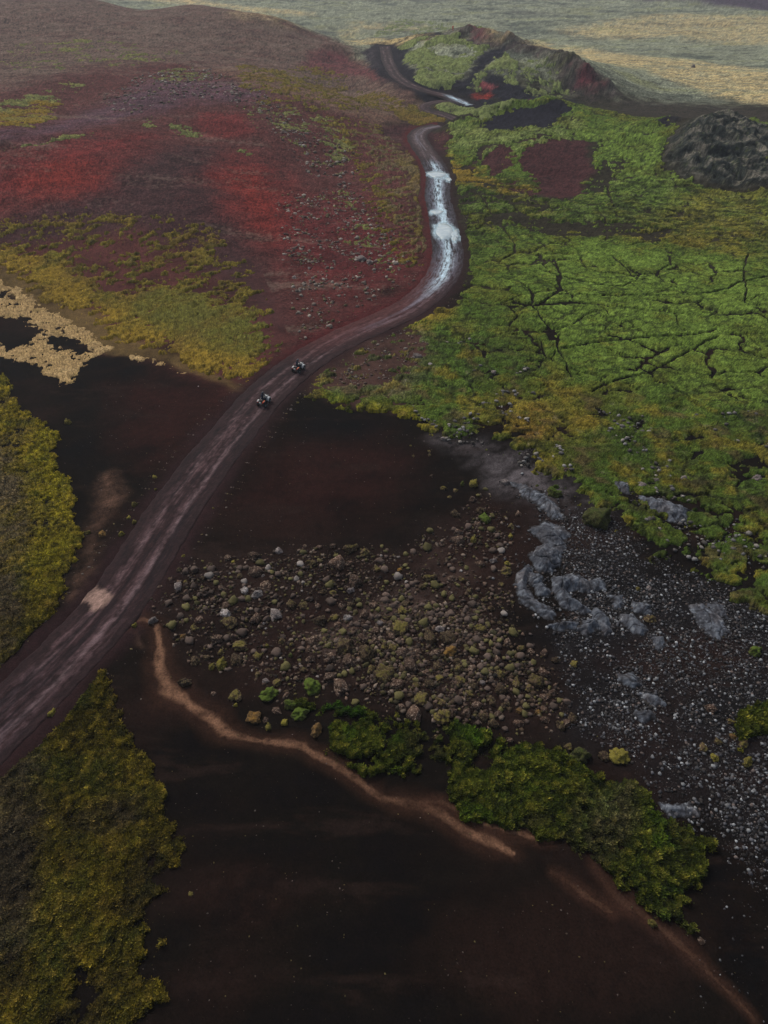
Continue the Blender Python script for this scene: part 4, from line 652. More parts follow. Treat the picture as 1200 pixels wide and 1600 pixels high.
def voronoi_edge(px, py, size, seed):
    gx = np.floor(px / size).astype(np.int64); gy = np.floor(py / size).astype(np.int64)
    d1 = np.full(px.shape, 1e9); d2 = np.full(px.shape, 1e9)
    for i in (-1, 0, 1):
        for j in (-1, 0, 1):
            cx = gx + i; cy = gy + j
            h = PERM[(PERM[(cx + seed) & 255] + cy) & 255]
            h2 = PERM[(h + 91) & 255]
            qx = (cx + 0.1 + 0.8 * h / 255.0) * size; qy = (cy + 0.1 + 0.8 * h2 / 255.0) * size
            d = np.hypot(px - qx, py - qy)
            d2 = np.where(d < d1, d1, np.minimum(d2, d)); d1 = np.minimum(d1, d)
    return (d2 - d1) * 0.5

def cover_field(name, amp):
    f = np.full(len(x), -1.0, F32)
    for st, e, poly in COVER[name]:
        d = poly_sdf(xw, yw, poly, e * 1.6)
        k = sstep(-e * 0.75 - .6, e * 0.75 + .4, d)
        if st > 0: f = np.maximum(f, k * st - (1 - k) * 0.6)
        else: f = np.where(k > 0, np.minimum(f, 1 - k * (-st)), f)
    return f

def tint_cover(c, name):
    for cv, key, e, st, poly in CTINT:
        if cv != name: continue
        d = poly_sdf(xw, yw, poly, e * 1.3)
        k = sstep(-e * .6, e * .6, d + e * 0.7 * (n_mid * .7 + n_fine * .5)) * st * np.clip(0.75 + 0.9 * n_mid + .5 * n_fine, 0.1, 1)
        c = mix(c, k, CPAL[key])
    return c

def vary(base, parts):
    c = np.tile(base, (len(x), 1))
    for nz, lo, hi, st, col in parts:
        c = mix(c, sstep(lo, hi, nz) * st, col)
    return c

COVERED = np.zeros(len(x), bool)
def build_cover(name, p, thick, colour, mat, label, objname):
    """a carpet of plants over the land; its rim dives under the soil"""
    global COVERED
    t = np.where(p > 0.5, thick * sstep(0, 0.16, p - 0.5), 0) 
    zc = z + t.astype(F32) - 0.05 + np.clip((p - 0.5) * 1.2, -0.3, 0.05).astype(F32)
    P4 = p[FACES]
    sel = (P4.max(1) > 0.5)
    c = np.clip(colour, 0.003, 0.9).astype(F32)
    v, f, cc = submesh(sel, np.stack([x, y, zc], 1).astype(F32), c)
    COVERED |= p > 0.5
    o = add_mesh(objname, v, f, mat, cc, 'stuff', label)
    return zc, c

res = {}
n_a = fbm(x, y, 3.2, 4, 61, .6); n_b = fbm(x, y, 1.4, 4, 67, .65); n_c = fbm(x, y, 12, 3, 71)
n_d = fbm(x * 0.5 + y * 0.25, y - 0.15 * x, 2.2, 4, 73, .6)

n_i0 = fbm(x, y, .7, 3, 98, .6); n_l0 = fbm(x * .5 - .3 * y, y, 2.4, 4, 156, .7); n_k0 = fbm(x, y, 5, 3, 152); n_d2 = fbm(x + .3 * y, y, 3.3, 4, 153); n_str2 = fbm(x * .45 + y * .2, y, 1.9, 5, 99, .7)
# green moss on cracked lava
f = cover_field('moss', 1)
sel = f > -0.5
ve = np.full(len(x), 9.0); xx = xw[sel] + n_b[sel] * .5; yy = yw[sel] + n_a[sel] * .6
ve[sel] = voronoi_edge(xx * .8, yy * 1.05, 5.5, 3)
ve2 = np.full(len(x), 9.0); ve2[sel] = voronoi_edge(xx * .7 + 40, yy + 11, 2.4, 9)
wv = 0.20 * sstep(-0.35, 0.4, n_c + .3 * n_mid) + .06
ck = 1 - sstep(wv * .5, wv * 1.5, ve)
ck2 = (1 - sstep(0.02, 0.28, ve2)) * sstep(0.0, 0.45, fbm(x, y, 15, 3, 77)) * .8
crk = np.maximum(ck * sstep(-0.4, .15, n_c), ck2)
zone = sstep(-3, 8, poly_sdf(x, y, CRACKZONE, 8))
crk = crk * (0.6 + 0.26 * zone)
cfine = (1 - sstep(0.02, 0.26, ve2)) * sstep(-.45, .25, fbm(x, y, 11, 3, 79))
for w, ln in CRACK:
    D, S = poly_line(x + n_a * .35, y + n_b * .35, ln, 3.0)
    ww = w * (0.30 + 0.26 * n_a).clip(.08, 1) * np.clip(y / 110., 0.7, 1.5)
    crk = np.maximum(crk, (1 - sstep(ww * .55, ww * 1.25, D)) * 1.0)
rug = 0.62 - 0.44 * zone
west0 = (1 - zone) * sstep(95, 115, y) * (1 - sstep(158, 172, y)); p = f * (1.06 - .1 * west0) + (rug + .12 * west0) * (n_d * 0.9 + 0.6 * n_b + .25 * n_fine) - crk * 0.75
p = np.where(RF < 1, np.minimum(p, RF * 1.2), p)
p = p - sstep(-3, 3, poly_sdf(x, y, SPLIT['lava_mound'], 5)) * (0.7 + 0.5 * n_a)
c = vary(srgb(80, 98, 39), [(n_a, -.2, .5, .55, srgb(102, 118, 50)), (n_b, -.1, .5, .6, srgb(62, 84, 30)), (n_c, -.1, .5, .6, srgb(96, 92, 36)), (n_fine, .1, .6, .65, srgb(42, 54, 24)), (n_d, .1, .6, .5, srgb(118, 108, 42)), (-n_d, .1, .6, .35, srgb(58, 80, 34))])
c = tint_cover(c, 'moss')
west = (1 - zone) * sstep(100, 125, y) * (1 - sstep(158, 172, y)); c = mix(c, west * sstep(-.15, .3, n_str2) * .75, srgb(36, 40, 26)); c = mix(c, west * sstep(.1, .5, -n_str2) * .35, srgb(112, 112, 84))
c = c * (1 - .22 * (1 - sstep(55, 100, y)))[:, None]  # moss painted darker nearer the camera, like vignetting
lowm = (1 - zone) * (1 - sstep(84, 100, y)); c = mix(c, lowm * sstep(.0, .5, n_k0 + .4 * n_b) * .6, srgb(112, 96, 36)); c = mix(c, lowm * sstep(.0, .5, -n_k0 + .5 * n_d) * .6, srgb(48, 60, 26)); c = mix(c, lowm * sstep(.15, .5, n_d2) * .6, srgb(78, 62, 44))
c = mix(c, sstep(.35, .8, -n_b + .3 * n_fine) * (1 - zone * .8) * .55, srgb(98, 90, 74))
c = mix(c, cfine * .7, srgb(34, 38, 24)); c = mix(c, sstep(.5, .9, crk + .25) * .5, srgb(44, 44, 28))
c = c * (1 + .7 * n_fine + .25 * n_mid + .34 * rngv.randn(len(x)) + .45 * n_i0).clip(.15, 2.6)[:, None]
pill = np.clip(np.minimum(ve, 1.4) / 1.4, 0, 1)
build_cover('moss', p, 0.16 + 0.13 * pill + (0.15 * np.maximum(n_b, -.3) + .08 * n_i0) * (1 - .75 * zone) + .28 * np.clip(n_d, -.5, 1) * (1 - zone), c, M_MOSS,
            'thick green moss carpet grown over dark cracked lava', 'moss')
P_MOSS = p

# golden grass of the lower slope and road bank
f = cover_field('slope_grass', 1)
n_e = fbm((x * ca + y * sa) * 0.42, (-x * sa + y * ca), 2.2, 5, 83, .68)
p = f * .95 + 0.66 * n_e + 0.4 * n_b + .25 * n_c + .3 * n_fine
p = np.where(RF < 1, np.minimum(p, RF * 1.2), p)
c = vary(srgb(98, 84, 34), [(n_e, -.1, .5, .55, srgb(122, 110, 42)), (n_a, 0, .6, .5, srgb(84, 88, 32)), (n_b, 0, .6, .6, srgb(66, 62, 36)), (n_c, .0, .5, .45, srgb(106, 80, 44)), (n_fine, .1, .6, .5, srgb(58, 52, 34))])
c = mix(c, sstep(.05, .5, n_l0) * .55, srgb(62, 58, 34)); c = tint_cover(c, 'slope_grass') * (1 + .55 * n_fine + .3 * n_i0 + .28 * rngv.randn(len(x))).clip(.2, 2.4)[:, None]
build_cover('slope_grass', p, 0.22 + .2 * np.clip(n_b + n_e, -.6, 1), c, M_GRASS, 'golden and olive grass clumps spreading down the red hillside', 'grass')
P_SLOPE = p

# small green patches on the upper hill and on the crater
f = cover_field('hill_moss', 1); n_g = fbm(x * .5, y * 1.1, 6, 4, 91, .65)
p = f * .8 + 0.8 * n_g + .35 * n_a + .5 * n_b + .4 * n_fine
c = vary(srgb(104, 108, 62), [(n_b, 0, .5, .5, srgb(82, 84, 56)), (n_g, 0, .5, .4, srgb(126, 116, 66))])
c = tint_cover(c, 'hill_moss') * (.9 + .45 * n_fine + .28 * rngv.randn(len(x))).clip(.2, 2.4)[:, None]
build_cover('hill_moss', p, 0.2 + 0 * x, c, M_MOSS, 'scattered yellow green moss patches high on the scoria hill', 'moss')
f = cover_field('crater_moss', 1)
p = f * .92 + 0.7 * n_g + .4 * n_a + .35 * n_b + .25 * n_fine
for nm in ('track', 'loop'):
    D, _ = RD[nm]; p = np.minimum(p, (D - ROADS[nm]['hw']) * .5)
c = vary(srgb(108, 118, 70), [(n_b, 0, .5, .5, srgb(82, 92, 58)), (n_g, 0, .5, .45, srgb(124, 128, 80)), (n_mid, .1, .6, .4, srgb(84, 80, 64))]) * (1 + .45 * n_fine + .25 * rngv.randn(len(x))).clip(.2, 2.4)[:, None]
build_cover('crater_moss', p, 0.4 + 0 * x, c, M_MOSS, 'pale green moss blanket on the flanks of the crater hill', 'moss')

# pale straw beside the black sand
f = cover_field('dry_grass', 1)
p = f * .93 + 0.5 * n_d + .45 * n_b + .6 * n_fine; p = np.where(RF < 1, np.minimum(p, RF * 1.2), p)
p = np.where(P_SLOPE > .55, 0, p)
c = vary(srgb(160, 134, 92), [(n_b, 0, .6, .5, srgb(126, 104, 70)), (n_d, 0, .6, .45, srgb(178, 154, 112)), (n_fine, .05, .5, .65, srgb(92, 74, 54)), (n_a, .1, .6, .4, srgb(120, 104, 60))]) * (1 + .45 * n_fine + .25 * rngv.randn(len(x))).clip(.2, 2.2)[:, None]
build_cover('dry_grass', p, 0.07 + .04 * n_b, c, M_GRASS, 'pale bleached straw grass fringing the black sand', 'grass')

# dense heath to the left, below and above the road
f = cover_field('heath', 1)
n_l = fbm(x, y, 2.6, 4, 155, .7); n_k = fbm(x, y, 4.5, 3, 151); n_h = fbm(x, y, 1.7, 4, 95, .62); n_i = fbm(x, y, .55, 3, 97, .6)
p = f * .9 + 0.45 * n_h + .4 * n_i + .42 * n_k + .2 * n_fine; p = np.where(RF < 1, np.minimum(p, RF * 1.3), p)
low = y < 40
c = vary(srgb(108, 98, 26), [(n_h, 0, .5, .6, srgb(136, 120, 32)), (n_k, 0, .5, .7, srgb(66, 76, 26)), (n_b, 0, .6, .5, srgb(70, 64, 34)), (n_c, 0, .5, .5, srgb(122, 104, 34)), (-n_k, .1, .5, .4, srgb(92, 78, 60)), (n_i, .1, .6, .5, srgb(146, 124, 50))])
c = mix(c, sstep(.1, .55, n_l) * .6, srgb(52, 58, 26)); c = mix(c, sstep(.15, .5, -n_l) * .5, srgb(128, 108, 44))
c = tint_cover(c, 'heath') * (1 + .8 * n_i + .4 * n_fine + .25 * rngv.randn(len(x))).clip(.15, 2.6)[:, None] * (.40 + .62 * sstep(26, 54, y) + .32 * n_k + .22 * n_h).clip(.1, 3)[:, None]  # near heath painted darker too, as vignetting would
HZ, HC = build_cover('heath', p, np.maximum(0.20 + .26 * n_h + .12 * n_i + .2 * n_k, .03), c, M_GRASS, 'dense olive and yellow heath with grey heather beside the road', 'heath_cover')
P_HEATH = p
# low green scrub on the old lava edge
f = cover_field('shrub', 1)
p = f * .9 + 0.6 * n_h + .4 * n_i + .35 * n_k
c = vary(srgb(72, 84, 20), [(n_h, 0, .5, .55, srgb(96, 98, 28)), (n_b, 0, .6, .5, srgb(50, 60, 20)), (n_i, .1, .6, .5, srgb(122, 112, 42)), (n_a, .1, .5, .5, srgb(78, 112, 22)), (-n_k, .1, .5, .35, srgb(86, 76, 56))])
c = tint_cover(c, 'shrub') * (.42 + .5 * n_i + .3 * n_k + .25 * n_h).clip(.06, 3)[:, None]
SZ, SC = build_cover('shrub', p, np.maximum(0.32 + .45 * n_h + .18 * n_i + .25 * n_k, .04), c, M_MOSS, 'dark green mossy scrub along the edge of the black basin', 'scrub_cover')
P_SHRUB = p

# ---------------------------------------------------------------- upright leaves and grass blades
rng = np.random.RandomState(5)
def tufts(name, label, P, ZC, CC, n, hgt, wdt, jit, ymax=95):
    ok = (P + .22 * rng.rand(len(P)) > 0.56) & (y < ymax) & (y > 2) & (np.abs(x) < (np.hypot(y, 45) * .62 + 2))
    ids = np.nonzero(ok)[0]
    if len(ids) == 0: return
    area = (np.hypot(y[ids], 45)) ** 0.2
    pick = rng.choice(ids, n, p=area / area.sum())
    cx = x[pick] + rng.uniform(-.08, .08, n); cy = y[pick] + rng.uniform(-.08, .08, n); cz = ZC[pick]
    nb = 3
    sz = np.exp(rng.randn(n, 1) * .35).clip(.4, 1.7); A = rng.rand(n, nb) * 6.283; L = hgt * sz * (0.5 + rng.rand(n, nb)) ; lean = (0.6 + 0.9 * rng.rand(n, nb))
    w = wdt * sz * (0.6 + .8 * rng.rand(n, nb))
    dx = np.cos(A); dy = np.sin(A)
    b0 = np.stack([cx[:, None] - dy * w, cy[:, None] + dx * w, np.repeat(cz[:, None] - .04, nb, 1)], -1)
    b1 = np.stack([cx[:, None] + dy * w, cy[:, None] - dx * w, np.repeat(cz[:, None] - .04, nb, 1)], -1)
    mx = cx[:, None] + dx * L * lean * .6; my = cy[:, None] + dy * L * lean * .6; mz = cz[:, None] + L * .5
    m0 = np.stack([mx + dy * w * .8, my - dx * w * .8, mz], -1); m1 = np.stack([mx - dy * w * .8, my + dx * w * .8, mz], -1)
    Vv = np.stack([b0, b1, m0, m1], 2).reshape(-1, 3)
    Ff = np.arange(n * nb * 4, dtype=np.int32).reshape(-1, 4)
    cc = CC[pick] * (1 + jit * rng.randn(n, 1)).clip(.35, 2.2)
    hue = rng.rand(n, 1)
    cc = cc * (1 + np.array([[.25, .08, -.1]]) * (hue - .4))
    cc = np.repeat(np.clip(cc, .004, .8), nb * 4, 0)
    add_mesh(name, Vv, Ff, M_LEAF, cc.astype(F32), 'stuff', label, smooth=False)
M_LEAF = land_material('leaves', 0.85, 12.0, 0.0, 0.01, 0.3, 0.15)
tufts('heath_leaves', 'leafy twigs and grass blades standing in the olive heath', P_HEATH, HZ, HC * 1.5, 170000, .095, .019, .35)
tufts('scrub_leaves', 'small leaves of the dark green scrub by the black basin', P_SHRUB, SZ, SC * 1.5, 90000, .10, .02, .35)

# ---------------------------------------------------------------- roads
def z_at(px, py): return surface(np.atleast_1d(np.asarray(px, float)), np.atleast_1d(np.asarray(py, float)))
def ribbon(name, r, label, main):
    c = spline(ROAD if main else (TRACK if name == 'track' else LOOP), 0.22 if main else 0.8)
    zz = np.interp(np.concatenate([[0], np.cumsum(np.hypot(*(c[1:] - c[:-1]).T))]), r['s'], r['z'])
    tg = np.gradient(c, axis=0); tg /= np.linalg.norm(tg, axis=1)[:, None]; nr = np.stack([tg[:, 1], -tg[:, 0]], 1)
    s = np.concatenate([[0], np.cumsum(np.hypot(*(c[1:] - c[:-1]).T))])
    nu = 56 if main else 14
    u = np.linspace(-1, 1, nu); hw = r['hw']
    S, U = np.meshgrid(s, u, indexing='ij')
    wob = (fbm(S, U * 0 + 3, 14, 3, 101) * 0.35 + fbm(S + 50 * (U > 0), U * 0 + 9, 1.6, 4, 102) * .28)
    px = c[:, 0:1] + nr[:, 0:1] * (U * hw + wob * np.abs(U)); py = c[:, 1:2] + nr[:, 1:2] * (U * hw + wob * np.abs(U))
    a = U * hw
    zr = zz[:, None] + 0.10 * (1 - U ** 2) - 0.35 * sstep(.9, 1.0, np.abs(U))
    # driven lanes: two wheel ruts per direction, washed streaks along the road
    st1 = fbm(S * .05, a, .75, 4, 103, .65); st2 = fbm(S * .12, a, .28, 3, 107, .7); gn = fbm(S, a * 3, 3, 4, 109); st3 = fbm(S * .8, a * 1.2, .6, 4, 111, .7)
    lane = np.exp(-((np.abs(a + .15) - 0.95) / .38) ** 2)
    lane2 = np.exp(-((np.abs(a - .9) - 1.5) / .35) ** 2)
    zr = zr - 0.035 * lane + 0.02 * st1 + .008 * st2
    Cc = np.tile(srgb(40, 26, 27), S.shape + (1,))
    def mx(k, col):
        nonlocal Cc
        k = np.clip(k, 0, 1)[..., None]; Cc = Cc * (1 - k) + col * k
    Yp = py
    worn = 1 - sstep(1.2, 2.5, np.abs(a - .1 + .5 * gn))
    mx(worn * .45, srgb(56, 38, 39))
    mx(sstep(.1, .5, st1 + .6 * st2 + .35 * st3) * worn * .62, srgb(88, 68, 70))
    mx(lane * (.28 + .7 * gn + .5 * st1 + .5 * st3), srgb(88, 68, 70)); mx(np.exp(-((a - 1.1) / .22) ** 2) * (.45 + .7 * gn + .5 * st3), srgb(108, 90, 92)); mx(np.exp(-((a + .95) / .16) ** 2) * (.2 + .8 * gn + .5 * st3), srgb(100, 82, 84))
    mx(sstep(.0, .45, -st1 - .6 * st2) * .75, srgb(32, 24, 27))
    mx(sstep(1.8, 2.7, np.abs(a) + .4 * gn) * .8, srgb(44, 30, 31))
    # red scoria where it skirts the hill
    hill = sstep(80, 92, Yp) * (1 - sstep(112, 124, Yp))
    mx(hill * .55 * sstep(-3.5, 1.0, -a), srgb(92, 50, 48))
    # wet runnels between the puddles; reflected sky painted in pale blue
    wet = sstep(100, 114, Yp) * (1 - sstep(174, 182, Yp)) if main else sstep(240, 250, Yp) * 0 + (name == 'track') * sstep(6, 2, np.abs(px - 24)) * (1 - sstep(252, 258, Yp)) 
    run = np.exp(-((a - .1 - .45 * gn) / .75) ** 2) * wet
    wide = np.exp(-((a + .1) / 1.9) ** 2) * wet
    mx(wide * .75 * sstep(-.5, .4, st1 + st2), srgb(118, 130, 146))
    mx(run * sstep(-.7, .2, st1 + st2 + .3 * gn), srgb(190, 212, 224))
    if main:
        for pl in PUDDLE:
            dd = poly_sdf(px.ravel(), py.ravel(), pl, 3).reshape(px.shape); mx(sstep(-1.3, .2, dd + .7 * gn + .6 * st1) * .9, srgb(176, 200, 210))  # sky sheen painted on the road around each puddle
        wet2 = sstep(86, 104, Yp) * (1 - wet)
        mx(wet2 * np.exp(-((a - .2) / .9) ** 2) * .8 * sstep(-.3, .4, st1), srgb(126, 122, 134))  # wet streak runs on, its sky sheen painted in
        far2 = sstep(178, 184, Yp); mx(far2 * worn * .3, srgb(96, 82, 80))
        d = poly_sdf(px.ravel(), py.ravel(), TANPATCH, 2).reshape(px.shape)
        mx(sstep(-.2, .35, d + .5 * st1 + .3 * gn) * .85, srgb(150, 122, 110))
        # grey wash low on the road
        mx((1 - sstep(20, 40, Yp)) * sstep(-.1, .5, st2) * .4 * worn, srgb(84, 74, 82))
    Cc = Cc * (1 + .3 * st2 + .2 * gn + .4 * st3 + .12 * np.random.RandomState(9).randn(*S.shape)).clip(.3, 2.2)[..., None]
    # small stones on the verge
    NS, NU = S.shape
    ii = np.arange(NS * NU).reshape(NS, NU)
    Ff = np.stack([ii[:-1, :-1], ii[:-1, 1:], ii[1:, 1:], ii[1:, :-1]], -1).reshape(-1, 4)
    Vv = np.stack([px, py, zr], -1).reshape(-1, 3)
    o = add_mesh(name, Vv, Ff, M_ROAD, np.clip(Cc.reshape(-1, 3), .003, .9).astype(F32), 'structure', label)
    return o
M_ROAD = land_material('packed_scoria', 0.85, 8.0, 0.7, 0.04, 0.35, 0.12)
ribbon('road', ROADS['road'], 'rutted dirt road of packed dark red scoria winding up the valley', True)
o = ribbon('track', ROADS['track'], 'narrow gravel road climbing round the crater hill', False); o.name = 'road'
o = ribbon('loop', ROADS['loop'], 'short branch track curling round a green mound', False); o.name = 'path'

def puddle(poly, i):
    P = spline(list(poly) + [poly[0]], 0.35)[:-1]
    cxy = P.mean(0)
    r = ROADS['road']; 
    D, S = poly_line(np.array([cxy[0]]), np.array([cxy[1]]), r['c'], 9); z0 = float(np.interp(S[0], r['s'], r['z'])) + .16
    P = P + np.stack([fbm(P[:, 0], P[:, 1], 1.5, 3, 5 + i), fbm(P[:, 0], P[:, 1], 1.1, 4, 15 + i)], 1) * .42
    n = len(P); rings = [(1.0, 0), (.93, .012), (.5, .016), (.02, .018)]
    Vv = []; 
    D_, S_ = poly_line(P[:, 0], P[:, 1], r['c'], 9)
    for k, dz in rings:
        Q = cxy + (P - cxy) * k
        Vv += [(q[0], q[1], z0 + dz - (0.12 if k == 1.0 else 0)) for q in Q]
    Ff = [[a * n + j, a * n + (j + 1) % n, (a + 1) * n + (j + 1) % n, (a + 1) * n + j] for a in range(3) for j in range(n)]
    return add_mesh('water', np.array(Vv), np.array(Ff), M_WATER, None, 'structure', 'puddle across the dirt road, sky reflection painted as pale colour')
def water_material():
    m = bpy.data.materials.new('painted_sky_water'); m.use_nodes = True; bs = m.node_tree.nodes['Principled BSDF']; t = m.node_tree
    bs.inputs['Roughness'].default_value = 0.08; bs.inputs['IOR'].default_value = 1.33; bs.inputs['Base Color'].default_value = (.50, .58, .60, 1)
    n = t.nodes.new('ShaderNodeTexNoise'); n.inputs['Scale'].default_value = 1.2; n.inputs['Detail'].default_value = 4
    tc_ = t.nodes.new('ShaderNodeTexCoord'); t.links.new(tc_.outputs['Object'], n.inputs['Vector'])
    cr = t.nodes.new('ShaderNodeValToRGB'); cr.color_ramp.elements[0].position = .35; cr.color_ramp.elements[0].color = (.42, .52, .57, 1)  # pale blue-grey ramp paints the reflected sky into the water
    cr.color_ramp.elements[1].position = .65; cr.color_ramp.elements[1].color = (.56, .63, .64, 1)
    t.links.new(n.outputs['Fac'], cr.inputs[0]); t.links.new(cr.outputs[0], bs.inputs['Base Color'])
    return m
M_WATER = water_material()
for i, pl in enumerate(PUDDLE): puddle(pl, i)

# ---------------------------------------------------------------- lava outcrops
def rock_material(name, a, b, c_, moss, mossk, scale=2.0):
    """weathered stone: two greys, pale lichen, moss that sits on upward faces"""
    m = bpy.data.materials.new(name); m.use_nodes = True; t = m.node_tree; N = t.nodes.new; Lk = t.links.new
    bs = t.nodes['Principled BSDF']; bs.inputs['Roughness'].default_value = .92; bs.inputs['Specular IOR Level'].default_value = .2
    ge = N('ShaderNodeNewGeometry'); oi = N('ShaderNodeObjectInfo')
    n1 = N('ShaderNodeTexNoise'); n1.inputs['Scale'].default_value = scale; n1.inputs['Detail'].default_value = 6; n1.inputs['Roughness'].default_value = .7
    n2 = N('ShaderNodeTexNoise'); n2.inputs['Scale'].default_value = scale * 4; n2.inputs['Detail'].default_value = 4; n2.inputs['Roughness'].default_value = .75
    for n in (n1, n2): Lk(ge.outputs['Position'], n.inputs['Vector'])
    r1 = N('ShaderNodeMapRange'); r1.inputs['From Min'].default_value = .35; r1.inputs['From Max'].default_value = .65; Lk(n1.outputs['Fac'], r1.inputs['Value'])
    m1 = N('ShaderNodeMix'); m1.data_type = 'RGBA'; m1.inputs['A'].default_value = (*a, 1); m1.inputs['B'].default_value = (*b, 1); Lk(r1.outputs[0], m1.inputs['Factor'])
    r2 = N('ShaderNodeMapRange'); r2.inputs['From Min'].default_value = .52; r2.inputs['From Max'].default_value = .64; Lk(n2.outputs['Fac'], r2.inputs['Value'])
    m2 = N('ShaderNodeMix'); m2.data_type = 'RGBA'; m2.inputs['B'].default_value = (*c_, 1); Lk(m1.outputs['Result'], m2.inputs['A']); Lk(r2.outputs[0], m2.inputs['Factor'])
    sx = N('ShaderNodeSeparateXYZ'); Lk(ge.outputs['Normal'], sx.inputs[0])
    ad = N('ShaderNodeMath'); ad.operation = 'MULTIPLY_ADD'; Lk(n1.outputs['Fac'], ad.inputs[0]); ad.inputs[1].default_value = 1.8; Lk(sx.outputs['Z'], ad.inputs[2])
    a2 = N('ShaderNodeMath'); a2.operation = 'ADD'; Lk(ad.outputs[0], a2.inputs[0])
    rr = N('ShaderNodeMath'); rr.operation = 'MULTIPLY'; rr.inputs[1].default_value = .5; Lk(oi.outputs['Random'], rr.inputs[0]); Lk(rr.outputs[0], a2.inputs[1])
    r3 = N('ShaderNodeMapRange'); r3.inputs['From Min'].default_value = 2.35 - mossk; r3.inputs['From Max'].default_value = 2.75 - mossk; Lk(a2.outputs[0], r3.inputs['Value'])
    m3 = N('ShaderNodeMix'); m3.data_type = 'RGBA'; m3.inputs['B'].default_value = (*moss, 1); Lk(m2.outputs['Result'], m3.inputs['A']); Lk(r3.outputs[0], m3.inputs['Factor'])
    hv = N('ShaderNodeHueSaturation'); Lk(m3.outputs['Result'], hv.inputs['Color'])
    rv = N('ShaderNodeMapRange'); rv.inputs['To Min'].default_value = .65; rv.inputs['To Max'].default_value = 1.35; Lk(oi.outputs['Random'], rv.inputs['Value']); Lk(rv.outputs[0], hv.inputs['Value'])
    r4 = N('ShaderNodeMapRange'); r4.inputs['From Min'].default_value = .3; r4.inputs['From Max'].default_value = .7; r4.inputs['To Min'].default_value = .6; r4.inputs['To Max'].default_value = 1.4
    Lk(n2.outputs['Fac'], r4.inputs['Value'])
    vm = N('ShaderNodeVectorMath'); vm.operation = 'SCALE'; Lk(hv.outputs[0], vm.inputs[0]); Lk(r4.outputs[0], vm.inputs['Scale'])
    Lk(vm.outputs[0], bs.inputs['Base Color'])
    bp = N('ShaderNodeBump'); bp.inputs['Strength'].default_value = .8; bp.inputs['Distance'].default_value = .06; Lk(n2.outputs['Fac'], bp.inputs['Height']); Lk(bp.outputs[0], bs.inputs['Normal'])
    return m
KM = {
 'lichen': rock_material('lichen_stone', srgb(82, 62, 50), srgb(48, 36, 31), srgb(142, 124, 108), srgb(88, 78, 42), -.1),
 'mossy': rock_material('mossy_stone', srgb(74, 58, 44), srgb(46, 36, 29), srgb(118, 104, 76), srgb(88, 80, 38), .4),
 'yellow': rock_material('yellow_moss', srgb(96, 88, 40), srgb(76, 68, 34), srgb(128, 116, 60), srgb(104, 96, 38), .6),
 'green': rock_material('green_moss', srgb(62, 68, 28), srgb(56, 50, 30), srgb(96, 96, 54), srgb(66, 80, 26), .6),
 'orange': rock_material('orange_moss', srgb(96, 74, 44), srgb(66, 50, 36), srgb(120, 98, 60), srgb(118, 88, 38), .4),
 'pale': rock_material('grey_stone', srgb(118, 108, 104), srgb(92, 82, 80), srgb(146, 138, 132), srgb(100, 92, 60), -.4),
 'white': rock_material('white_lichen_stone', srgb(150, 142, 138), srgb(96, 84, 78), srgb(188, 184, 182), srgb(110, 100, 60), -.4),
 'lava': rock_material('ropey_lava', srgb(88, 92, 100), srgb(58, 58, 64), srgb(128, 132, 138), srgb(84, 80, 52), -.7, 1.3),
}
M_OUT = land_material('ropey_lava_crust', .9, 6.0, .7, .05, .35, .2)
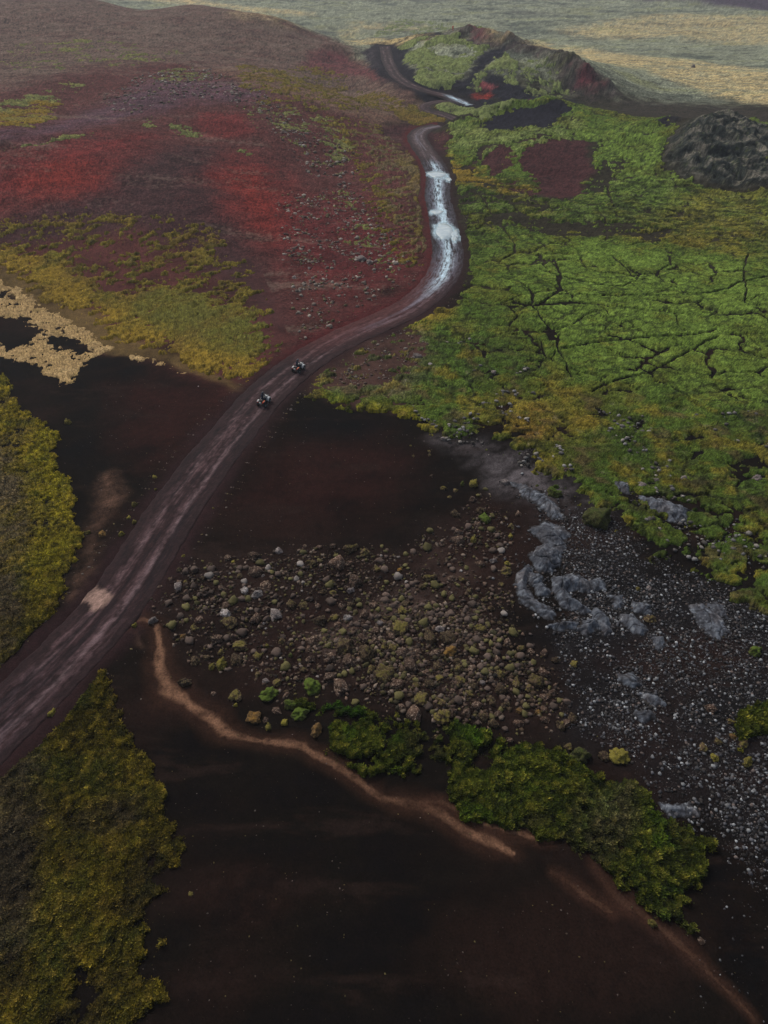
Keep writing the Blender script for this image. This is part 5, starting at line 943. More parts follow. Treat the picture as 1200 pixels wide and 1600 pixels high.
def outcrop(i, h, poly):
    P = np.array(poly); lo = P.min(0) - .8; hi = P.max(0) + .8
    st = max(0.06, np.hypot(*(hi - lo)) / 130)
    gx = np.arange(lo[0], hi[0], st); gy = np.arange(lo[1], hi[1], st)
    Xg, Yg = np.meshgrid(gx, gy); a = Xg.ravel(); b = Yg.ravel()
    aw = a + fbm(a, b, 1.8, 4, 200 + i, .65) * .45; bw = b + fbm(a, b, 1.8, 4, 220 + i, .65) * .45
    d = poly_sdf(aw, bw, poly, 1.2) + .28
    cen = P.mean(0)
    Z = surface(a, b); e = min(1.1, .25 * np.hypot(*(hi - lo)) * .5 + .25)
    dome = sstep(-.1, e, d)
    ang = math.atan2(P[1][1] - P[0][1], P[1][0] - P[0][0])
    q = (a - cen[0]) * math.cos(ang) + (b - cen[1]) * math.sin(ang)
    rope = np.abs(fbm(q * 1.0, (a + b) * .25, 1.1, 3, 240 + i))
    fold = 1 - sstep(0, .07, np.abs(fbm(a, b, 2.4, 2, 260 + i)))
    ht = h * 1.25 * (dome * (.75 + .2 * fbm(a, b, 1.6, 4, 230 + i) + .30 * rope) - .22 * fold * dome)
    ht = ht + dome * (.10 * fbm(a, b, .45, 3, 290 + i, .7) + .05 * np.abs(fbm(q * 1.0, (a + b) * .3, .5, 2, 295 + i)))
    Z = Z + np.where(d > -.1, ht, 0) - .35 * (1 - sstep(-.35, .12, d))
    ny, nx = Xg.shape; ii = np.arange(nx * ny).reshape(ny, nx)
    Ff = np.stack([ii[:-1, :-1], ii[:-1, 1:], ii[1:, 1:], ii[1:, :-1]], -1).reshape(-1, 4)
    keep = (d[Ff] > -.3).any(1); Ff = Ff[keep]
    u, inv = np.unique(Ff, return_inverse=True)
    Vv = np.stack([a, b, Z], 1)[u]
    g1 = fbm(a, b, .5, 4, 270 + i, .7); g2 = fbm(a, b, 2.0, 3, 280 + i)
    Cg = np.tile(srgb(86, 90, 98), (len(a), 1))
    vo = voronoi_edge(a * 1.0 + g2 * .5, b + g1 * .3, 1.25, 40 + i); frac = 1 - sstep(.02, .07, vo)
    Z = Z - np.where(d > 0, frac * .10, 0)
    for kk, cc in ((frac * .8, srgb(30, 28, 30)), (sstep(-.1, .5, g1) * .6, srgb(124, 130, 138)), (sstep(0, .5, g2) * .5, srgb(104, 98, 98)), (sstep(.0, .5, -g1) * .6, srgb(56, 56, 62)), (sstep(.25, .05, rope) * .55, srgb(46, 45, 50)), (fold * .8, srgb(34, 31, 33)), (1 - sstep(.0, .28, d + .25 * g1), srgb(30, 27, 27)), (sstep(.45, .6, g1) * .5, srgb(170, 172, 172))):
        Cg = mix(Cg, np.clip(kk, 0, 1), cc)
    org = Vector((float(cen[0]), float(cen[1]), float(z_at(*cen)[0])))
    o = add_mesh('lava_outcrop', Vv - np.array(org), inv.reshape(Ff.shape), M_OUT, Cg[u].astype(F32))
    o.location = org
    return o
OUT_LABELS = ['fan of wrinkled grey lava at the head of the grey outcrop', 'smooth round grey lava dome below the wrinkled fan', 'long curved rope of grey lava bowing round the outcrop',
 'small grey lava lobe tucked inside the long curved rope', 'oval grey lava pillow inside the long curved rope', 'broad hooked grey lava tongue beside the curved rope', 'short blunt grey lava toe at the end of the hooked tongue',
 'pale low lava ledge closing the foot of the curved rope', 'paler lumpy lava ledge next to the low ledge', 'broken grey lava ridge falling away to the gravel', 'small upright grey slab beside a yellow tuft on the gravel',
 'slim slanting grey lava slab half buried in black gravel', 'square grey lava patch above the slanting slab', 'wide flat grey lava sheet in the middle of the gravel', 'narrow flat lava strip behind the wide grey sheet',
 'small pale lava patch in gravel below the slanting slab', 'slanting lava slab below the ridge on open gravel', 'lowest of the flat grey lava slabs showing through the gravel', 'long rough lava slope running down from the moss edge',
 'long purple grey lava slab surrounded by green moss', 'small grey lava knob in moss above the long slab', 'small grey lava step between gravel and moss edge', 'whitish oval lava slab alone on the dark gravel', 'dusty grey lava sheet next to the tip of the scrub']
for i, (h, poly) in enumerate(OUTCROP):
    o = outcrop(i, h, poly); o['label'] = OUT_LABELS[i]; o['category'] = 'lava outcrop'; o['group'] = 'grey lava outcrops in the gravel'

# ---------------------------------------------------------------- rocks
def ico(sub):
    bm = bmesh.new(); bmesh.ops.create_icosphere(bm, subdivisions=sub, radius=1.0)
    Vv = np.array([v.co[:] for v in bm.verts]); Ff = np.array([[v.index for v in f.verts] for f in bm.faces]); bm.free()
    return Vv, Ff
def noise3(Vv, s, seed):
    return (perlin(Vv[:, 0] * s + seed, Vv[:, 1] * s + Vv[:, 2] * s * .7, seed) + perlin(Vv[:, 1] * s - seed, Vv[:, 2] * s + 5, seed + 3)) * .5
IV, IF = ico(4)
def rock_mesh(name, seed, soft, mat, flat=.62):
    d = 1 + .62 * noise3(IV, 1.1, seed) + .36 * noise3(IV, 2.6, seed + 1) + .22 * noise3(IV, 6, seed + 2) + .12 * noise3(IV, 13, seed + 9)
    Vv = IV * d[:, None]
    if not soft:
        r = np.random.RandomState(seed)
        for k in range(7):
            n = r.randn(3); n /= np.linalg.norm(n); n[2] = abs(n[2]) * .6; h = .72 + .15 * r.rand()
            over = np.maximum(Vv @ n - h, 0); Vv = Vv - over[:, None] * n[None, :] * .9
    else:
        Vv = Vv * (1 + .07 * noise3(IV, 11, seed + 4) + .06 * noise3(IV, 22, seed + 5))[:, None]
    Vv[:, 2] *= flat; Vv[:, 2] = np.maximum(Vv[:, 2], -.22)
    Vv[:, :2] *= .5 / np.abs(Vv[:, :2]).max(); Vv[:, 2] *= .5
    me_o = add_mesh(name, Vv, IF, mat)
    me = me_o.data; bpy.data.objects.remove(me_o)
    return me
RM = {k: [rock_mesh(k + '_rock', 10 * j + 3, k in ('mossy', 'yellow', 'green', 'orange'), KM[k], .8 if k in ('yellow', 'green') else .68) for j in range(5)] for k in ('lichen', 'mossy', 'yellow', 'green', 'orange', 'pale', 'white')}
KN = {'lichen': ('lava_rock', 'rock', 'brown lichen speckled lava rock'), 'mossy': ('mossy_rock', 'rock', 'rounded lava rock capped with olive moss'),
      'yellow': ('moss_cushion', 'moss cushion', 'yellow green moss cushion'), 'green': ('moss_mound', 'moss mound', 'big dark green moss mound'),
      'orange': ('mossy_rock', 'rock', 'rock with orange brown moss'), 'pale': ('stone', 'rock', 'bare pale grey stone'), 'white': ('boulder', 'rock', 'whitish lichen crusted boulder')}
CHP = np.array(CHANNEL[0])[:, :2]
def where(px, py):
    dch = np.hypot(CHP[:, 0] - px, CHP[:, 1] - py).min(); rc = ROADS['road']['c']; dr = np.hypot(rc[:, 0] - px, rc[:, 1] - py).min()
    if py > 95: return 'on the scree between the red hillside and the bend' if px < 12 else 'in the green moss past the road bend'
    if dr < 7: return 'on the verge of the dirt road'
    if dch < 3: return 'beside the tan dry channel'
    if px > 22: return 'on the dark gravel near the moss'
    if px > 14: return 'among the gravel near the grey lava outcrop'
    if py > 52: return 'on black sand near the upper moss edge'
    if py < 26: return 'next to the dark green scrub'
    if px < -6: return 'on black sand between road and channel'
    return 'in the field of mossy rocks'
rr = random.Random(11)
ALLROCK = []
for kd, px, py, w in ROCKS: ALLROCK.append((kd, px, py, w, True))
def pts_in(poly, n, seed):
    r = np.random.RandomState(seed); P = np.array(poly); lo = P.min(0); hi = P.max(0); out = []
    while len(out) < n:
        q = lo + (hi - lo) * r.rand(4000, 2)
        out += list(map(tuple, q[poly_sdf(q[:, 0], q[:, 1], poly, 1) > 0]))
    return np.array(out[:n])
ZN = dict(ROCKZONES)
taken = [(a[1], a[2], a[3]) for a in ALLROCK]
def scatter(zone, n, seed, kinds, wmin, wmax, pw=2.2):
    q = pts_in(ZN[zone], n, seed); r = random.Random(seed)
    out = []
    for a, b in q:
        k = float(fbm(np.array([a]), np.array([b]), 6, 2, 301)[0])
        if k < -.1 and r.random() < .75: continue
        ed = float(poly_sdf(np.array([a]), np.array([b]), ZN[zone], 4)[0])
        if r.random() > (ed / 1.8 + .15): continue
        w = wmin + (wmax - wmin) * r.random() ** pw
        if any((a - t[0]) ** 2 + (b - t[1]) ** 2 < ((w + t[2]) * .36) ** 2 for t in taken): continue
        rd = ROADS['road']['c']
        if np.hypot(rd[:, 0] - a, rd[:, 1] - b).min() < 4.4: continue
        taken.append((a, b, w)); out.append((r.choice(kinds), float(a), float(b), w, False))
    return out
small = scatter('dense', 1100, 1, ['lichen'] * 7 + ['mossy'] * 6, .4, 2.5, 2.0) + scatter('centre', 1500, 2, ['lichen'] * 7 + ['mossy'] * 4 + ['pale'], .22, 2.0, 2.9)
small.sort(key=lambda a: -a[3] / math.hypot(a[2], 45))
n_obj = 285 - len([a for a in ALLROCK])
ALLROCK += small[:n_obj]; rest_rocks = small[n_obj:]
zz = z_at([a[1] for a in ALLROCK], [a[2] for a in ALLROCK])
for i, (kd, px, py, w, traced) in enumerate(ALLROCK):
    nm, cat, lb = KN[kd]
    o = bpy.data.objects.new(nm, rr.choice(RM[kd])); COL.objects.link(o)
    w *= .95
    o.location = (px, py, float(zz[i]) + w * .03)
    if kd in ('white', 'lichen') and w > 2.2: w *= .8
    o.scale = (w, w * rr.uniform(.7, .95), w * rr.uniform(.6, .9)); o.rotation_euler = (rr.uniform(-.12, .12), rr.uniform(-.12, .12), rr.uniform(0, 6.28))
    size = 'large ' if w > 1.6 else ('' if w > .9 else 'small ')
    lb2 = lb if kd == 'green' else size + lb
    o['label'] = lb2 + ' ' + where(px, py); o['category'] = cat
    o['group'] = {'rock': 'rocks', 'moss cushion': 'moss cushions', 'moss mound': 'moss mounds'}[cat] + ' ' + where(px, py)

IV1, IF1 = ico(1); IV2, IF2 = ico(2)
def stone_field(name, label, pts, sizes, cols, seed, lift=.15, sub=1, flat=.6, mat=None):
    """loose stones as one mass"""
    n = len(pts); r = np.random.RandomState(seed); bV, bF = (IV1, IF1) if sub == 1 else (IV2, IF2)
    nv = len(bV)
    variants = []
    for k in range(12):
        v = bV * (1 + .75 * noise3(bV, 1.3, seed + k)[:, None] + .4 * noise3(bV, 3.3, seed + 2 * k)[:, None]) if sub > 1 else bV * (1 + .32 * r.randn(nv, 1).clip(-1.4, 1.4) * (.8 if sub == 1 else .45)); v = v * np.array([1, .6 + .4 * r.rand(), flat]); variants.append(v)
    variants = np.array(variants)
    vi = r.randint(0, 12, n); an = r.rand(n) * 6.283
    v = variants[vi]
    ca_, sa_ = np.cos(an)[:, None], np.sin(an)[:, None]
    vx = v[:, :, 0] * ca_ - v[:, :, 1] * sa_; vy = v[:, :, 0] * sa_ + v[:, :, 1] * ca_
    s = np.asarray(sizes)[:, None] * .5
    zz = z_at(pts[:, 0], pts[:, 1])
    Vv = np.stack([vx * s + pts[:, :1], vy * s + pts[:, 1:2], v[:, :, 2] * s + zz[:, None] + s * lift], -1).reshape(-1, 3)
    Ff = (bF[None] + (np.arange(n) * nv)[:, None, None]).reshape(-1, 3)
    return add_mesh(name, Vv, Ff, mat or M_PEB, np.repeat(cols, nv, 0).astype(F32), 'stuff', label, smooth=(sub > 1))
M_PEB = land_material('pebble', .85, 14.0, .3, .02, .35, .25)
def colpick(n, cols, seed, jit=.25):
    r = np.random.RandomState(seed); c = np.array(cols)[r.randint(0, len(cols), n)]
    return np.clip(c * (1 + jit * r.randn(n, 1)), .01, .8)
PEBG = [srgb(38, 35, 34), srgb(48, 43, 41), srgb(52, 48, 46), srgb(100, 100, 102), srgb(80, 80, 84), srgb(138, 140, 142), srgb(88, 78, 74), srgb(66, 66, 70), srgb(58, 56, 58), srgb(48, 46, 48)]
def grav(zone, n, seed, lo, hi, pw, thr=-.3):
    p_ = pts_in(ZN[zone], n, seed); ed = poly_sdf(p_[:, 0], p_[:, 1], ZN[zone], 5); p_ = p_[np.random.RandomState(seed + 7).rand(n) < ed / 2.2 + .08]; n = len(p_)
    k = fbm(p_[:, 0], p_[:, 1], 5, 3, 305) + .5 * fbm(p_[:, 0], p_[:, 1], 1.5, 2, 306)
    r = np.random.RandomState(seed + 1); p_ = p_[r.rand(n) < .10 + .9 * sstep(thr - .25, thr + .55, k)]
    return p_, lo + (hi - lo) * r.rand(len(p_)) ** pw
p_, s_ = grav('gravel', 34000, 21, .05, .34, 4.6)
stone_field('gravel', 'pale grey gravel strewn over the black ground', p_, s_, colpick(len(p_), PEBG, 22), 23)
q_ = np.concatenate([np.array(pl)[np.random.RandomState(i).randint(0, len(pl), 170)] + np.random.RandomState(i + 50).randn(170, 2) * 1.1 for i, (h_, pl) in enumerate(OUTCROP)])
stone_field('gravel', 'broken lava chips lying around the grey outcrops', q_, .04 + .3 * np.random.RandomState(3).rand(len(q_)) ** 4, colpick(len(q_), PEBG, 62), 63, .45)
p_, s_ = grav('gravelsparse', 1500, 24, .04, .20, 3.0, .1)
stone_field('gravel', 'thin scatter of pale stones at the edge of the black basin', p_, s_, colpick(len(p_), PEBG, 25), 26)
# rock remainder and grit of the rock field
if rest_rocks:
    p_ = np.array([(a[1], a[2]) for a in rest_rocks]); s_ = np.array([a[3] for a in rest_rocks])
    kc = {'lichen': srgb(84, 70, 62), 'mossy': srgb(88, 82, 48), 'yellow': srgb(112, 104, 42), 'pale': srgb(124, 116, 110)}
    c_ = np.array([kc[a[0]] for a in rest_rocks]) * (1 + .2 * np.random.RandomState(4).randn(len(rest_rocks), 1))
    stone_field('small_rocks', 'the smaller brown and olive rocks of the lava field', p_, s_, np.clip(c_, .02, .5), 27, .25, 2, .7)
BR = [srgb(78, 62, 52), srgb(58, 45, 39), srgb(94, 76, 64), srgb(80, 72, 42), srgb(66, 52, 38), srgb(112, 98, 86), srgb(44, 35, 31), srgb(52, 46, 30)]
p_, s_ = grav('centre', 14000, 31, .05, .45, 3.2)
stone_field('rubble', 'brown lava rubble between the mossy rocks', p_, s_, colpick(len(p_), BR, 32), 33)
p_, s_ = grav('dense', 7000, 34, .06, .55, 2.8)
stone_field('rubble', 'dense lava rubble in the middle of the rock field', p_, s_, colpick(len(p_), BR, 35), 36)
HB = [srgb(124, 112, 102), srgb(98, 84, 76), srgb(154, 144, 132), srgb(84, 66, 60), srgb(104, 96, 64)]
p_, s_ = grav('hillside', 9000, 37, .12, .9, 3.4, .1)
stone_field('scree', 'pale stones scattered over the red scree above the road bend', p_, s_, colpick(len(p_), HB, 38), 39)
p_, s_ = grav('hilltop', 9000, 40, .18, 1.2, 3.4, .1)
stone_field('scree', 'pale stones scattered across the shoulder of the hill', p_, s_, colpick(len(p_), HB, 41), 42)
p_, s_ = grav('roadside', 1600, 44, .1, .6, 3.0, .0)
stone_field('scree', 'stones on the brown scree patch beside the road opposite the hillside', p_, s_, colpick(len(p_), HB, 45), 46)
mp = MOSSSTONES
q_ = pts_in(mp, 5200, 71); kq = fbm(q_[:, 0], q_[:, 1], 7, 3, 340) + .6 * fbm(q_[:, 0], q_[:, 1], 2, 2, 341); q_ = q_[kq > .3]
stone_field('stones', 'pale lichen stones poking through the lower green moss', q_, .10 + .62 * np.random.RandomState(8).rand(len(q_)) ** 3, colpick(len(q_), [srgb(112, 110, 108), srgb(90, 86, 84), srgb(134, 128, 120), srgb(72, 68, 64)], 72), 73, .9, 1, .45)
# stones and tiny moss dots thrown along the verges and over the sand
rc = ROADS['road']['c']; r = np.random.RandomState(50)
k = r.randint(0, len(rc) - 1, 1700); sg = np.where(r.rand(1700) < .5, -1, 1); tg = rc[k + 1] - rc[k]; nr = np.stack([tg[:, 1], -tg[:, 0]], 1)
p_ = rc[k] + nr / np.linalg.norm(nr, axis=1)[:, None] * (sg * (3.9 + np.abs(r.randn(1700)) * .7))[:, None]
m_ = p_[:, 1] < 175; p_ = p_[m_]
stone_field('verge_stones', 'small stones pushed to the edges of the dirt road', p_, .05 + .22 * r.rand(len(p_)) ** 3, colpick(len(p_), [srgb(96, 86, 56), srgb(110, 100, 92), srgb(80, 68, 62)], 51), 52)
p_ = np.stack([r.uniform(-36, 36, 9000), r.uniform(6, 78, 9000)], 1); kk = fbm(p_[:, 0], p_[:, 1], 14, 3, 320); p_ = p_[(kk > -.1) | (r.rand(len(p_)) < .4)]
rcd = poly_line(p_[:, 0], p_[:, 1], rc, 9)[0]; p_ = p_[rcd > 4.2]
stone_field('grit', 'stray stones and moss crumbs dotted over the black sand', p_, .02 + .11 * r.rand(len(p_)) ** 4, colpick(len(p_), [srgb(92, 84, 50), srgb(96, 88, 84), srgb(70, 60, 52)], 53), 54)

# ---------------------------------------------------------------- lone boulder on the plain
def plain_mat(name, col, rough=.6, metal=0.0, spec=.5, nscale=20, var=.15):
    m = bpy.data.materials.new(name); m.use_nodes = True; t = m.node_tree; bs = t.nodes['Principled BSDF']
    n = t.nodes.new('ShaderNodeTexNoise'); n.inputs['Scale'].default_value = nscale; n.inputs['Detail'].default_value = 3
    tc_ = t.nodes.new('ShaderNodeTexCoord'); t.links.new(tc_.outputs['Object'], n.inputs['Vector'])
    mr = t.nodes.new('ShaderNodeMapRange'); mr.inputs['To Min'].default_value = 1 - var; mr.inputs['To Max'].default_value = 1 + var; t.links.new(n.outputs['Fac'], mr.inputs['Value'])
    vm = t.nodes.new('ShaderNodeVectorMath'); vm.operation = 'SCALE'; vm.inputs[0].default_value = tuple(float(q) for q in col); t.links.new(mr.outputs[0], vm.inputs['Scale'])
    t.links.new(vm.outputs[0], bs.inputs['Base Color'])
    bs.inputs['Roughness'].default_value = rough; bs.inputs['Metallic'].default_value = metal; bs.inputs['Specular IOR Level'].default_value = spec
    return m
o = bpy.data.objects.new('boulder', RM['pale'][2]); COL.objects.link(o); px, py = PLAINROCK
o.location = (px, py, float(z_at(px, py)[0])); o.scale = (3.0, 2.4, 3.0); o['label'] = 'lone pinkish grey boulder on the straw coloured plain'; o['category'] = 'boulder'

# ---------------------------------------------------------------- quad bikes and riders
def bm_obj(name, bm, mat, parent=None, smooth=True):
    bmesh.ops.recalc_face_normals(bm, faces=bm.faces)
    me = bpy.data.meshes.new(name); bm.to_mesh(me); bm.free()
    if smooth:
        me.polygons.foreach_set('use_smooth', [True] * len(me.polygons))
    me.materials.append(mat); o = bpy.data.objects.new(name, me); COL.objects.link(o)
    if parent is not None: o.parent = parent
    return o
def loft(sections, bm=None, cap=True):
    """closed sections, each a list of points, skinned in order"""
    bm = bm or bmesh.new(); rings = [[bm.verts.new(p) for p in s] for s in sections]; n = len(rings[0])
    for a, b in zip(rings, rings[1:]):
        for j in range(n): bm.faces.new([a[j], a[(j + 1) % n], b[(j + 1) % n], b[j]])
    if cap: bm.faces.new(rings[0][::-1]); bm.faces.new(rings[-1])
    return bm
def rsec(yv, zc, w, h, n=14, p=3.0, xc=0):
    out = []
    for k in range(n):
        a = 2 * math.pi * k / n; c_, s_ = math.cos(a), math.sin(a)
        out.append((xc + w * .5 * math.copysign(abs(c_) ** (2 / p), c_), yv, zc + h * .5 * math.copysign(abs(s_) ** (2 / p), s_)))
    return out
def tube(pts, r, bm=None, n=8):
    bm = bm or bmesh.new(); pts = [Vector(p) for p in pts]; secs = []
    for i, p in enumerate(pts):
        d = (pts[min(i + 1, len(pts) - 1)] - pts[max(i - 1, 0)]).normalized(); q = d.to_track_quat('Z', 'Y')
        secs.append([p + q @ Vector((r * math.cos(2 * math.pi * k / n), r * math.sin(2 * math.pi * k / n), 0)) for k in range(n)])
    return loft(secs, bm)
def lathe_x(profile, bm=None, n=28, knob=0):
    """profile of (x, radius), turned about the x axis"""
    bm = bm or bmesh.new(); rings = []
    for xx, rad in profile:
        rings.append([bm.verts.new((xx, math.cos(2 * math.pi * k / n) * (rad + (knob if k % 2 else 0) * (rad > .2)), math.sin(2 * math.pi * k / n) * (rad + (knob if k % 2 else 0) * (rad > .2)))) for k in range(n)])
    for a, b in zip(rings, rings[1:]):
        for j in range(n): bm.faces.new([a[j], a[(j + 1) % n], b[(j + 1) % n], b[j]])
    return bm
MW = plain_mat('white_plastic', srgb(222, 224, 222), .4); MB = plain_mat('black_plastic', srgb(30, 31, 34), .6); MR = plain_mat('rubber', srgb(24, 24, 25), .9)
MRIM = plain_mat('rim_metal', srgb(120, 122, 124), .4, .8); MS = plain_mat('seat_vinyl', srgb(22, 22, 26), .5); MRED = plain_mat('red_lens', srgb(190, 40, 44), .2)
MORG = plain_mat('orange_plastic', srgb(206, 96, 46), .35); MPL = plain_mat('plate_white', srgb(226, 226, 218), .5); MLENS = plain_mat('clear_lens', srgb(200, 205, 210), .1)
MJ = plain_mat('dark_clothing', srgb(22, 30, 50), .85); MH = plain_mat('helmet_shell', srgb(30, 44, 56), .3); MV = plain_mat('visor', srgb(14, 16, 20), .08); MBT = plain_mat('boot_leather', srgb(20, 18, 18), .6)
MJR = plain_mat('red_jacket', srgb(226, 52, 44), .8); MSK = plain_mat('skin', srgb(190, 140, 114), .6)
def make_quad():
    q = bpy.data.objects.new('quad_bike', None); COL.objects.link(q)
    # forward = +Y, ground at z 0
    bm = loft([rsec(-.55, .62, .34, .22), rsec(-.25, .60, .42, .34), rsec(.1, .58, .44, .4), rsec(.35, .68, .40, .36), rsec(.62, .72, .34, .3), rsec(.78, .62, .26, .2)])
    bm_obj('engine', loft([rsec(-.5, .38, .3, .2), rsec(-.2, .36, .42, .28), rsec(.3, .36, .42, .3), rsec(.62, .4, .3, .2)]), MB, q)
    bm_obj('body', bm, MB, q)
    def fender(y0, sx):
        secs = []
        for k in range(9):
            t_ = math.radians(-10 + 190 * k / 8); yy = y0 - .36 * math.cos(t_); zz = .42 + .36 * math.sin(t_)
            inn = .20; w = .40
            secs.append([(sx * inn, yy, zz), (sx * (inn + w * .6), yy, zz + .03), (sx * (inn + w), yy, zz - .02), (sx * (inn + w), yy, zz - .06), (sx * (inn + w * .6), yy, zz - .01), (sx * inn, yy, zz - .04)])
        return loft(secs)
    for y0, mt in ((.62, MW), (-.58, MB)):
        for sx in (-1, 1): bm_obj('fender', fender(y0, sx), mt, q)
    bm_obj('front_fairing', loft([rsec(.28, .86, .46, .12), rsec(.55, .88, .62, .16), rsec(.85, .80, .56, .18), rsec(1.0, .70, .36, .12)]), MW, q)
    bm_obj('tank_panel', loft([rsec(-.02, .80, .26, .14), rsec(.15, .86, .36, .18), rsec(.34, .86, .32, .16)]), MB, q)
    for sx in (-1, 1): bm_obj('side_panel', loft([rsec(-.95, .80, .20, .05, 12, 4, sx * .40), rsec(-.70, .86, .22, .05, 12, 4, sx * .42), rsec(-.5, .86, .18, .05, 12, 4, sx * .42)]), MORG if sx > 0 else MW, q)
    bm_obj('seat', loft([rsec(-.78, .84, .30, .10), rsec(-.6, .86, .36, .14), rsec(-.3, .84, .34, .14), rsec(-.02, .86, .22, .12)]), MS, q)
    for sx, sy in ((-1, 1), (1, 1), (-1, -1), (1, -1)):
        w = bm_obj('wheel', lathe_x([(-.10, .02), (-.11, .14), (-.09, .15), (-.09, .02)]), MRIM, q); w.location = (sx * .48, .64 * sy - .01, .30)
        bm_obj('tyre', lathe_x([(-.12, .16), (-.14, .22), (-.12, .28), (-.05, .30), (.05, .30), (.12, .28), (.14, .22), (.12, .16), (-.12, .16)], knob=-.012), MR, w)
        bm_obj('rim', lathe_x([(.04, .02), (.05, .10), (.10, .16), (.12, .165), (.11, .15), (.02, .14)]), MRIM, w)
    bm = tube([(-.40, .26, 1.04), (-.25, .34, 1.06), (-.10, .38, .98), (.10, .38, .98), (.25, .34, 1.06), (.40, .26, 1.04)], .014); tube([(0, .46, .80), (0, .38, .98)], .025, bm)
    hb = bm_obj('handlebar', bm, MB, q)
    for sx in (-1, 1): bm_obj('grip', tube([(sx * .30, .31, 1.055), (sx * .42, .25, 1.04)], .022), MR, hb)
    def rack(y0, y1, zz, w):
        bm = bmesh.new()
        for xx in (-w, -w / 2, 0, w / 2, w): tube([(xx, y0, zz), (xx, y1, zz)], .012, bm, 6)
        for yy in (y0, (y0 + y1) / 2, y1): tube([(-w, yy, zz + .002), (w, yy, zz + .002)], .012, bm, 6)
        for xx in (-w * .7, w * .7): tube([(xx, (y0 + y1) / 2, zz), (xx * .8, (y0 + y1) / 2, zz - .14)], .012, bm, 6)
        return bm
    bm_obj('rack', rack(.62, 1.0, .97, .34), MB, q); bm_obj('rack', rack(-1.0, -.68, .94, .36), MB, q)
    bm_obj('bumper', tube([(-.22, .98, .35), (-.22, 1.06, .55), (0, 1.08, .60), (.22, 1.06, .55), (.22, .98, .35)], .018), MB, q)
    for sx in (-1, 1):
        bm_obj('headlight', loft([rsec(.94, .80, .14, .08, 10, 2.4, sx * .19), rsec(1.0, .79, .12, .07, 10, 2.4, sx * .19)]), MLENS, q)
        bm_obj('tail_light', loft([rsec(-.95, .74, .17, .11, 10, 3, sx * .36), rsec(-1.01, .74, .15, .10, 10, 3, sx * .36)]), MRED, q)
        bm_obj('footrest', loft([rsec(-.22, .34, .2, .04, 10, 4, sx * .36), rsec(.26, .34, .2, .04, 10, 4, sx * .36)]), MB, q)
    bm_obj('number_plate', loft([rsec(-1.00, .72, .32, .22, 12, 6), rsec(-1.02, .72, .32, .22, 12, 6)]), MPL, q)
    bm_obj('exhaust', tube([(.16, -.3, .42), (.2, -.6, .50), (.2, -.95, .52)], .045), MRIM, q)
    return q

def skin_body(name, joints, edges, mat, lv=2):
    """joints: name -> (pos, radius); root first"""
    names = list(joints); me = bpy.data.meshes.new(name)
    me.from_pydata([joints[n][0] for n in names], [(names.index(a), names.index(b)) for a, b in edges], [])
    o = bpy.data.objects.new(name, me); COL.objects.link(o)
    sk = o.modifiers.new('skin', 'SKIN'); sk.use_smooth_shade = True
    if not me.skin_vertices:
        bpy.context.view_layer.objects.active = o
    for i, n in enumerate(names):
        rd_ = joints[n][1]; me.skin_vertices[0].data[i].radius = (rd_, rd_) if not isinstance(rd_, tuple) else rd_
        me.skin_vertices[0].data[i].use_root = (i == 0)
    sb = o.modifiers.new('sub', 'SUBSURF'); sb.levels = lv; sb.render_levels = lv
    dg = bpy.context.evaluated_depsgraph_get(); dg.update(); ev = o.evaluated_get(dg); m2 = bpy.data.meshes.new_from_object(ev)
    o.modifiers.clear(); o.data = m2; m2.materials.clear(); m2.materials.append(mat)
    m2.polygons.foreach_set('use_smooth', [True] * len(m2.polygons))
    return o
def hand(J, E, side, wrist, fwd, down, wn):
    """palm and five fingers bent round a grip"""
    f = Vector(fwd).normalized(); d = Vector(down).normalized(); s = f.cross(d) * side; w = Vector(wrist)
    pn = wn + '_palm'; J[pn] = (tuple(w + f * .06), .026); E.append((wn, pn))
    for k, L_ in enumerate((.062, .072, .068, .054)):
        b = w + f * .095 + s * (.027 - .018 * k)
        a1 = f'{wn}_f{k}a'; a2 = f'{wn}_f{k}b'; a3 = f'{wn}_f{k}c'
        J[a1] = (tuple(b), .0095); J[a2] = (tuple(b + f * L_ * .35 + d * L_ * .25), .009); J[a3] = (tuple(b + f * L_ * .25 + d * L_ * .75), .008)
        E.extend([(pn, a1), (a1, a2), (a2, a3)])
    t1 = wn + '_t1'; t2 = wn + '_t2'; J[t1] = (tuple(w + f * .05 + s * .042), .0105); J[t2] = (tuple(w + f * .085 + s * .05 + d * .03), .009)
    E.extend([(pn, t1), (t1, t2)])
